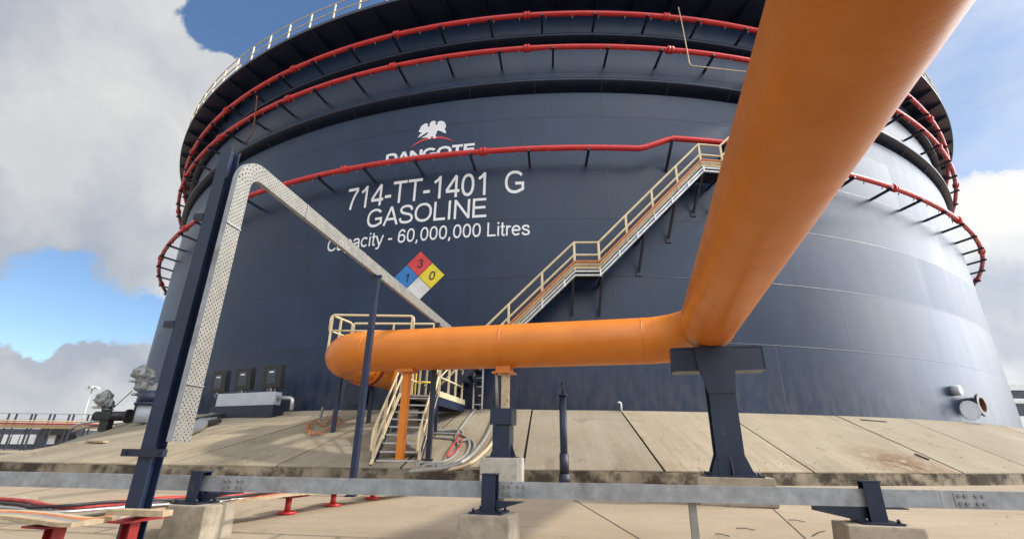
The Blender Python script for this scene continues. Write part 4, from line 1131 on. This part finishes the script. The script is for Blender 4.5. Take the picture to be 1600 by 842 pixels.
# ------------------------------------------------------------------ clutter on the slope
def bag(mb, c, r, h, seed, lean=(0, 0)):
    rr = random.Random(seed); prof = ((0, .10), (.06, .34), (.16, .52), (.28, .80), (.40, .92), (.52, .84), (.64, 1.02), (.76, .90), (.88, .52), (.94, .48), (1.0, .8), (1.1, 1.0))
    ph = [(rr.randint(2, 15), rr.uniform(0, 6), rr.uniform(.05, .13)) for _ in range(7)]; NS = 44; rows = []
    for t, k in prof:
        row = []
        for j in range(NS):
            th = 2*PI*j/NS; w = 1+rr.uniform(-.07, .07)+sum(a_*math.sin(n_*th+p_+t*5) for n_, p_, a_ in ph)*(.6+.8*t)
            row.append(mb.b.verts.new(Vector(c)+Vector((math.cos(th)*r*k*w+lean[0]*(1-t), math.sin(th)*r*k*w+lean[1]*(1-t), -h*t+rr.uniform(-.02, .02)*h))))
        rows.append(row)
    mb.b.faces.new(rows[0])
    for a_, c_ in zip(rows, rows[1:]):
        for j in range(NS): mb.b.faces.new((a_[j], a_[(j+1) % NS], c_[(j+1) % NS], c_[j])).smooth = True
def slope_tube(pxs, r, nm, mm, lab, cat, up=.0, seg=8):
    P = [onslope(x, y)+Z1*(r+up) for x, y in pxs]
    return tag(MB().tube(smooth_path(P, 6), r, seg).build(nm, mm, loc=P[0]), lab, cat)
slope_tube([(742, 642), (722, 668), (712, 690), (735, 690), (741, 702), (728, 722), (700, 731), (672, 727), (655, 726), (648, 738)], .045, 'conduit', 'cable_grey', 'bent grey conduit looping down the slope right of the steps', 'conduit')
slope_tube([(672, 679), (700, 680), (722, 682), (733, 694), (728, 712), (708, 726), (690, 731), (680, 729), (672, 738)], .04, 'conduit', 'cable_grey', 'second grey conduit curving below the bent one on the slope', 'conduit')
slope_tube([(676, 685), (700, 687), (712, 690), (716, 703), (705, 718), (680, 727), (664, 729), (655, 741)], .035, 'conduit', 'cable_grey', 'innermost grey conduit of the loop beside the steps', 'conduit')
slope_tube([(774, 652), (762, 680), (748, 702), (728, 722), (700, 734), (660, 739), (638, 741)], .06, 'conduit', 'galvanised_pale', 'thick pale conduit sweeping down the slope to the foot of the steps', 'conduit')
slope_tube([(780, 668), (768, 695), (750, 715), (728, 730), (690, 738), (655, 741)], .045, 'conduit', 'cable_beige', 'beige conduit beside the thick pale one near the navy pedestal', 'conduit')
slope_tube([(680, 676), (710, 675), (724, 678)], .05, 'conduit', 'cable_grey', 'short straight grey conduit across the slope beside the steps', 'conduit')
slope_tube([(717, 682), (712, 695), (704, 705), (698, 720), (708, 714), (718, 703), (722, 690)], .02, 'cable', 'cable_red', 'tangle of thin dark red cable on the slope right of the steps', 'cable', up=.08)
slope_tube([(488, 672), (480, 662), (484, 680), (500, 678), (520, 670), (535, 660), (520, 655), (505, 668), (492, 660), (478, 676), (505, 682)], .018, 'wire_coil', 'cable_orange', 'loose coil of thin orange wire on the slope below the manway', 'wire', up=.05)
slope_tube([(498, 636), (500, 655), (505, 640), (520, 646), (512, 660), (490, 655), (485, 640), (500, 632)], .016, 'wire_coil', 'cable_beige', 'tangled beige wire at the tank foot above the orange coil', 'wire', up=.12)
# stake
P = onslope(500, 657); b = MB(); b.bar(P, P+Vector((.03, 0, .42)), .09, .05); tag(b.build('stake', 'cable_grey', loc=P), 'short grey stake standing in the tangled wire', 'stake')
def slope_bar(p, q, w, h, nm, mm, lab, cat):
    A_, B_ = onslope(*p), onslope(*q); o = MB().bar(A_+Z1*(h/2+.012), B_+Z1*(h/2+.012), w, h).build(nm, mm, loc=A_)
    return tag(o, lab, cat)
slope_bar((137, 691), (165, 692), .14, .05, 'timber_board', 'timber', 'short timber board lying on the slope at far left', 'board')
slope_bar((1430, 710), (1452, 719), .06, .03, 'steel_offcut', 'joint_dark', 'dark steel offcut lying on the slope at right', 'offcut')
slope_bar((1345, 656), (1385, 659), .12, .02, 'steel_offcut', 'cable_grey', 'flat grey offcut lying at the tank foot on the right', 'offcut')
# twigs on the yard
for i, (p, q) in enumerate((((1232, 813), (1258, 816)), ((1118, 835), (1140, 839)), ((1270, 838), (1290, 830)), ((1150, 826), (1180, 829)))):
    A_, B_ = [EYE+ray(*w)*(-1.25/(ray(*w).z-.05*ray(*w).y)) for w in (p, q)]
    tag(MB().tube([A_+Z1*.012, (A_+B_)/2+Vector((0, .02, .02)), B_+Z1*.012], .0055, 6).build('twig', 'joint_dark', loc=A_), ('dark twig lying highest on the pale yard at right', 'dark twig lying on the yard near the thin rack leg, lowest', 'dark twig touching the left of the lower right plinth', 'dark twig in the middle of the yard right of the thin rack leg')[i], 'twig', 'twigs on the yard')

# ------------------------------------------------------------------ floodlights on the grey cabinet
Fr = 34.3
fa0, fa1 = angz(atr(345, 625, Fr))[0], angz(atr(433, 625, Fr))[0]
zc0 = 2.42; zc1 = angz(atr(390, 614, Fr))[1]
A_, B_ = pol(fa0, Fr, 0), pol(fa1, Fr, 0); dv = (B_-A_).normalized(); nv_ = Vector((-dv.y, dv.x, 0))
cb = thing('steel_cabinet', 'long low grey steel cabinet standing at the tank foot under three lamps', 'cabinet', (A_+B_)/2+Z1*(slope_z(*((A_+B_)/2).xy)))
b = MB(); b.box((A_+B_)/2+Z1*(zc0+zc1)/2, ((B_-A_).length, .35, zc1-zc0), (dv, nv_, Z1), bev=.02); b.build('body', 'cabinet_grey', cb)
b = MB(); b.box((A_+B_)/2+Z1*(slope_z(*((A_+B_)/2).xy)+zc0)/2, ((B_-A_).length*1.1, .5, zc0-slope_z(*((A_+B_)/2).xy)+.12), (dv, nv_, Z1)); b.build('plinth', 'navy_dark', cb)
b = MB(); e = B_+dv*.0; b.tube(fillet([e+Z1*2.75, e+dv*.75+Z1*2.7, e+dv*.75+Z1*2.3], .15), .07, 10); b.build('outlet_pipe', 'galvanised', cb)
flab = ('left black floodlight on the grey cabinet beside the tall post', 'middle black floodlight of three on the grey cabinet', 'right black floodlight on the grey cabinet, set highest')
for i, (x, y) in enumerate(((345, 596), (383, 592), (428, 588))):
    C_ = atr(x, y, Fr); s = .82
    o = thing('floodlight', flab[i], 'floodlight', (C_.x, C_.y, zc1), 'floodlights on the grey cabinet')
    b = MB(); 
    aa = angz(C_)[0]; tx = Vector((math.cos(aa), math.sin(aa), 0)); nx = Vector((math.sin(aa), -math.cos(aa), 0)); ti = (nx+Z1*-.1).normalized(); upv = tx.cross(ti)*-1
    b.box(C_+nx*.0, (s, .22, s), (tx, ti, upv), bev=.03); b.build('housing', 'cable_black', o)
    MB().box(C_+ti*.113, (s*.5, .01, s*.62), (tx, ti, upv)).build('glass', 'lamp_glass', o)
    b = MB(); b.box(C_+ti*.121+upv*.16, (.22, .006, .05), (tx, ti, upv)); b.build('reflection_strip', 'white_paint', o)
    b = MB(); b.bar(C_-Z1*s*.5, (C_.x, C_.y, zc1), .10, .08)
    for sg in (-1, 1): b.tube(fillet([C_-Z1*s*.5+tx*sg*.08, C_-Z1*(s*.5+.05)+tx*sg*.22, C_-Z1*(s*.5+.2)+tx*sg*.08], .05), .025, 6)
    b.build('yoke', 'bolt_steel', o)
# galvanised duct along the slope from the cabinet to the tray
dp = [(455, 641), (345, 648), (322, 662), (300, 676), (272, 689)]
b = MB()
for p, q in zip(dp, dp[1:]):
    A_, B_ = onslope(*p), onslope(*q); b.bar(A_+Z1*.13, B_+Z1*.13, .42, .10)
tag(b.build('cable_duct', 'galvanised', loc=onslope(*dp[1])), 'flat grey cable duct bending down the slope from the cabinet', 'duct')
b = MB(); A_, B_ = onslope(305, 664), onslope(345, 655); b.bar(A_+Z1*.16, B_+Z1*.16, .25, .12); A2 = onslope(320, 667); b.bar(A2+Z1*.1, onslope(338, 662)+Z1*.1, .3, .1)
tag(b.build('duct_clamp', 'cable_black', loc=A_), 'dark clamp and rag on the duct beside the slope', 'clamp')

# ------------------------------------------------------------------ wrapped valves at far left
def far(px, py, Y): return aty(px, py, Y)
YV = 21.5
v0 = far(232, 652, YV); zs = slope_z(v0.x, v0.y)
wv = thing('wrapped_valve', 'tall valve wrapped in clear plastic at the left foot of the tank', 'valve', (v0.x, v0.y, zs))
c0 = Vector((v0.x, v0.y, 0)); zA = far(232, 632, YV).z; zB = far(232, 612, YV).z; zC = far(225, 585, YV).z
MB().cyl(c0+Z1*zs, c0+Z1*zA, .50, 24).build('drum', 'cabinet_grey', wv)
b = MB(); b.cyl(c0+Z1*zA, c0+Z1*zB, .56, 24); b.cyl(c0+Z1*(zA-.04), c0+Z1*(zA+.06), .64, 24); b.build('body', 'navy_paint', wv)
b = MB(); bag(b, far(229, 570, YV), .40, .70, 3, (-.1, 0)); bag(b, far(229, 590, YV), .34, .70, 5); bag(b, far(244, 598, YV), .30, .85, 8, (.1, 0)); b.build('plastic_cover', 'plastic_wrap', wv)
b = MB(); b.tube(fillet([c0-Vector((.62, 0, 0))+Z1*zs, c0-Vector((.62, 0, 0))+Z1*(zA+.3), c0-Vector((.40, 0, 0))+Z1*(zB)], .2), .07, 10); b.build('side_pipe', 'cable_black', wv)
YW = 24
v1 = far(168, 655, YW); zs = slope_z(v1.x, v1.y); c1 = Vector((v1.x, v1.y, 0))
w2 = thing('wrapped_valve', 'small black valve with its top bagged in plastic, farther left on the slope', 'valve', (v1.x, v1.y, zs))
b = MB(); b.cyl(far(166, 654, YW), far(168, 628, YW), .20, 14); b.box(far(166, 650, YW), (.75, .5, .42), bev=.08); b.cyl(far(166, 650, YW)-Vector((.5, 0, 0)), far(166, 650, YW)+Vector((1.0, 0, .02)), .22, 16); b.cyl(far(166, 650, YW)+Vector((1.0, 0, .02)), far(166, 650, YW)+Vector((1.12, 0, .02)), .32, 16)
b.box((v1.x, v1.y, (zs+far(168, 652, YW).z)/2), (.4, .35, abs(far(168, 652, YW).z-zs)+.05)); b.build('body', 'cable_black', w2)
b = MB(); bag(b, far(167, 609, YW), .30, .80, 21, (.04, 0)); bag(b, far(173, 622, YW), .22, .5, 23); b.build('plastic_cover', 'plastic_wrap', w2)
b = MB(); p_, q_ = far(176, 638, YW), far(207, 610, 22.5); b.cyl(p_, q_, .02, 6)
tag(b.build('stay_rod', 'cable_black', loc=p_), 'thin black stay rod between the two plastic wrapped valves', 'rod')
slope_tube([(108, 672), (125, 664), (150, 660), (185, 656), (215, 654)], .10, 'conduit', 'galvanised', 'grey conduit along the crest of the slope at far left', 'conduit')
slope_tube([(112, 676), (140, 668), (180, 664), (232, 662)], .09, 'conduit', 'cable_grey', 'darker conduit just below the crest conduit at far left', 'conduit')
P = onslope(165, 668); b = MB(); b.box(P+Z1*.15, (.5, .35, .3), bev=.08); b.cyl(P+Vector((-.3, 0, .12)), P+Vector((.45, 0, .16)), .12, 10)
tag(b.build('pipe_clamp', 'cable_black', loc=P), 'black clamp on the conduits at the far left crest', 'clamp')

# ------------------------------------------------------------------ far background at the left
YB = 75
def bk(px, py, dY=0): return aty(px, py, YB+dY)
lm = thing('light_mast', 'tall thin lattice light mast far away at left', 'light mast', Vector((aty(118, 690, 95).x, 95, .46)))
mb_ = Vector((aty(118, 690, 95).x, 95, .46)); mt_ = Vector((mb_.x, 95, aty(136, 605, 95).z))
b = MB(); b.tube([mb_, mt_], .2, 8, radii=(.18, .09)); b.build('pole', 'galvanised', lm)
b = MB(); b.cyl(mt_, mt_+Z1*.25, .9, 16); b.build('lamp_ring', 'galvanised', lm)
for i in range(6): 
    t = i*PI/3; X = mt_+Vector((math.cos(t)*.9, math.sin(t)*.9, -.05)); MB().box(X, (.4, .4, .35)).build('lamp', 'far_white', lm)
pr_ = thing('pipe_rack', 'distant steel pipe rack with walkway railing behind the slope', 'pipe rack', Vector((bk(60, 690).x, YB, .46)))
zt0, zt1 = bk(60, 646).z, bk(60, 663).z
x0_, x1_ = bk(-160, 660).x, bk(175, 660).x
b = MB(); b.bar((x0_, YB, zt0), (x1_, YB, zt0), .12, .14); b.bar((x0_, YB, (zt0+zt1)/2), (x1_, YB, (zt0+zt1)/2), .06, .06); b.build('railing', 'galvanised', pr_)
for px_b in (-110, -60, -25, 10, 22, 46, 52, 75, 82, 105, 112, 135, 142):
    X = bk(px_b, 660).x; MB().bar((X, YB, .46), (X, YB, zt0), .16, .2).build('leg', 'far_steel', pr_)
b = MB(); b.bar((x0_, YB-.5, zt1-.3), (x1_, YB-.5, zt1-.3), .5, .5); b.build('beam', 'far_beige', pr_)
for k, (dz, mm) in enumerate(((0.18, 'far_beige'), (.45, 'far_beige'), (.05, 'red_dull'))):
    b = MB(); b.cyl((x0_, YB-.9-k*.3, zt1+dz), (x1_, YB-.9-k*.3, zt1+dz), .11, 10); b.build('pipe', mm, pr_)
bl = thing('plant_building', 'low dark industrial building with white panels behind the slope at left', 'building', Vector((bk(60, 690, 10).x, YB+10, .46)))
zb0, zb1 = .46, bk(60, 670, 10).z
b = MB(); b.box(((bk(-200, 680, 10).x+bk(120, 680, 10).x)/2, YB+13, (zb0+zb1)/2), (bk(120, 680, 10).x-bk(-200, 680, 10).x, 6, zb1-zb0)); b.build('wall', 'far_steel', bl)
for px_b in (-60, -42, -24, -7, 11, 25, 38, 51, 82): MB().box(Vector((bk(px_b, 685, 10).x, YB+9.9, bk(px_b, 686, 10).z)), (1.15, .15, 1.5)).build('window', 'far_white', bl)
b = MB(); b.box(((bk(60, 680, 9).x+bk(118, 680, 9).x)/2, YB+9.5, bk(90, 672, 9).z), (bk(118, 680, 9).x-bk(60, 680, 9).x, 1.0, 1.5)); b.build('roof_unit', 'cable_black', bl)
# far right: another dark structure past the tank
YR = 60
rr_ = thing('pipe_rack', 'dark distant steel structure just past the right edge of the tank', 'pipe rack', Vector((aty(1600, 660, YR).x+2, YR, .46)))
x0_ = aty(1578, 640, YR).x; x1_ = x0_+14
for (py, hgt, mm) in ((606, .8, 'far_white'), (616, .9, 'far_steel'), (628, .35, 'far_white'), (640, 1.4, 'far_steel')):
    z_ = aty(1592, py, YR).z; MB().bar((x0_, YR, z_), (x1_, YR, z_), .6, hgt).build('beam', mm, rr_)
for i in range(6): MB().bar((x0_+i*2.6, YR, .46), (x0_+i*2.6, YR, aty(1592, 604, YR).z), .4, .4).build('leg', 'far_steel', rr_)
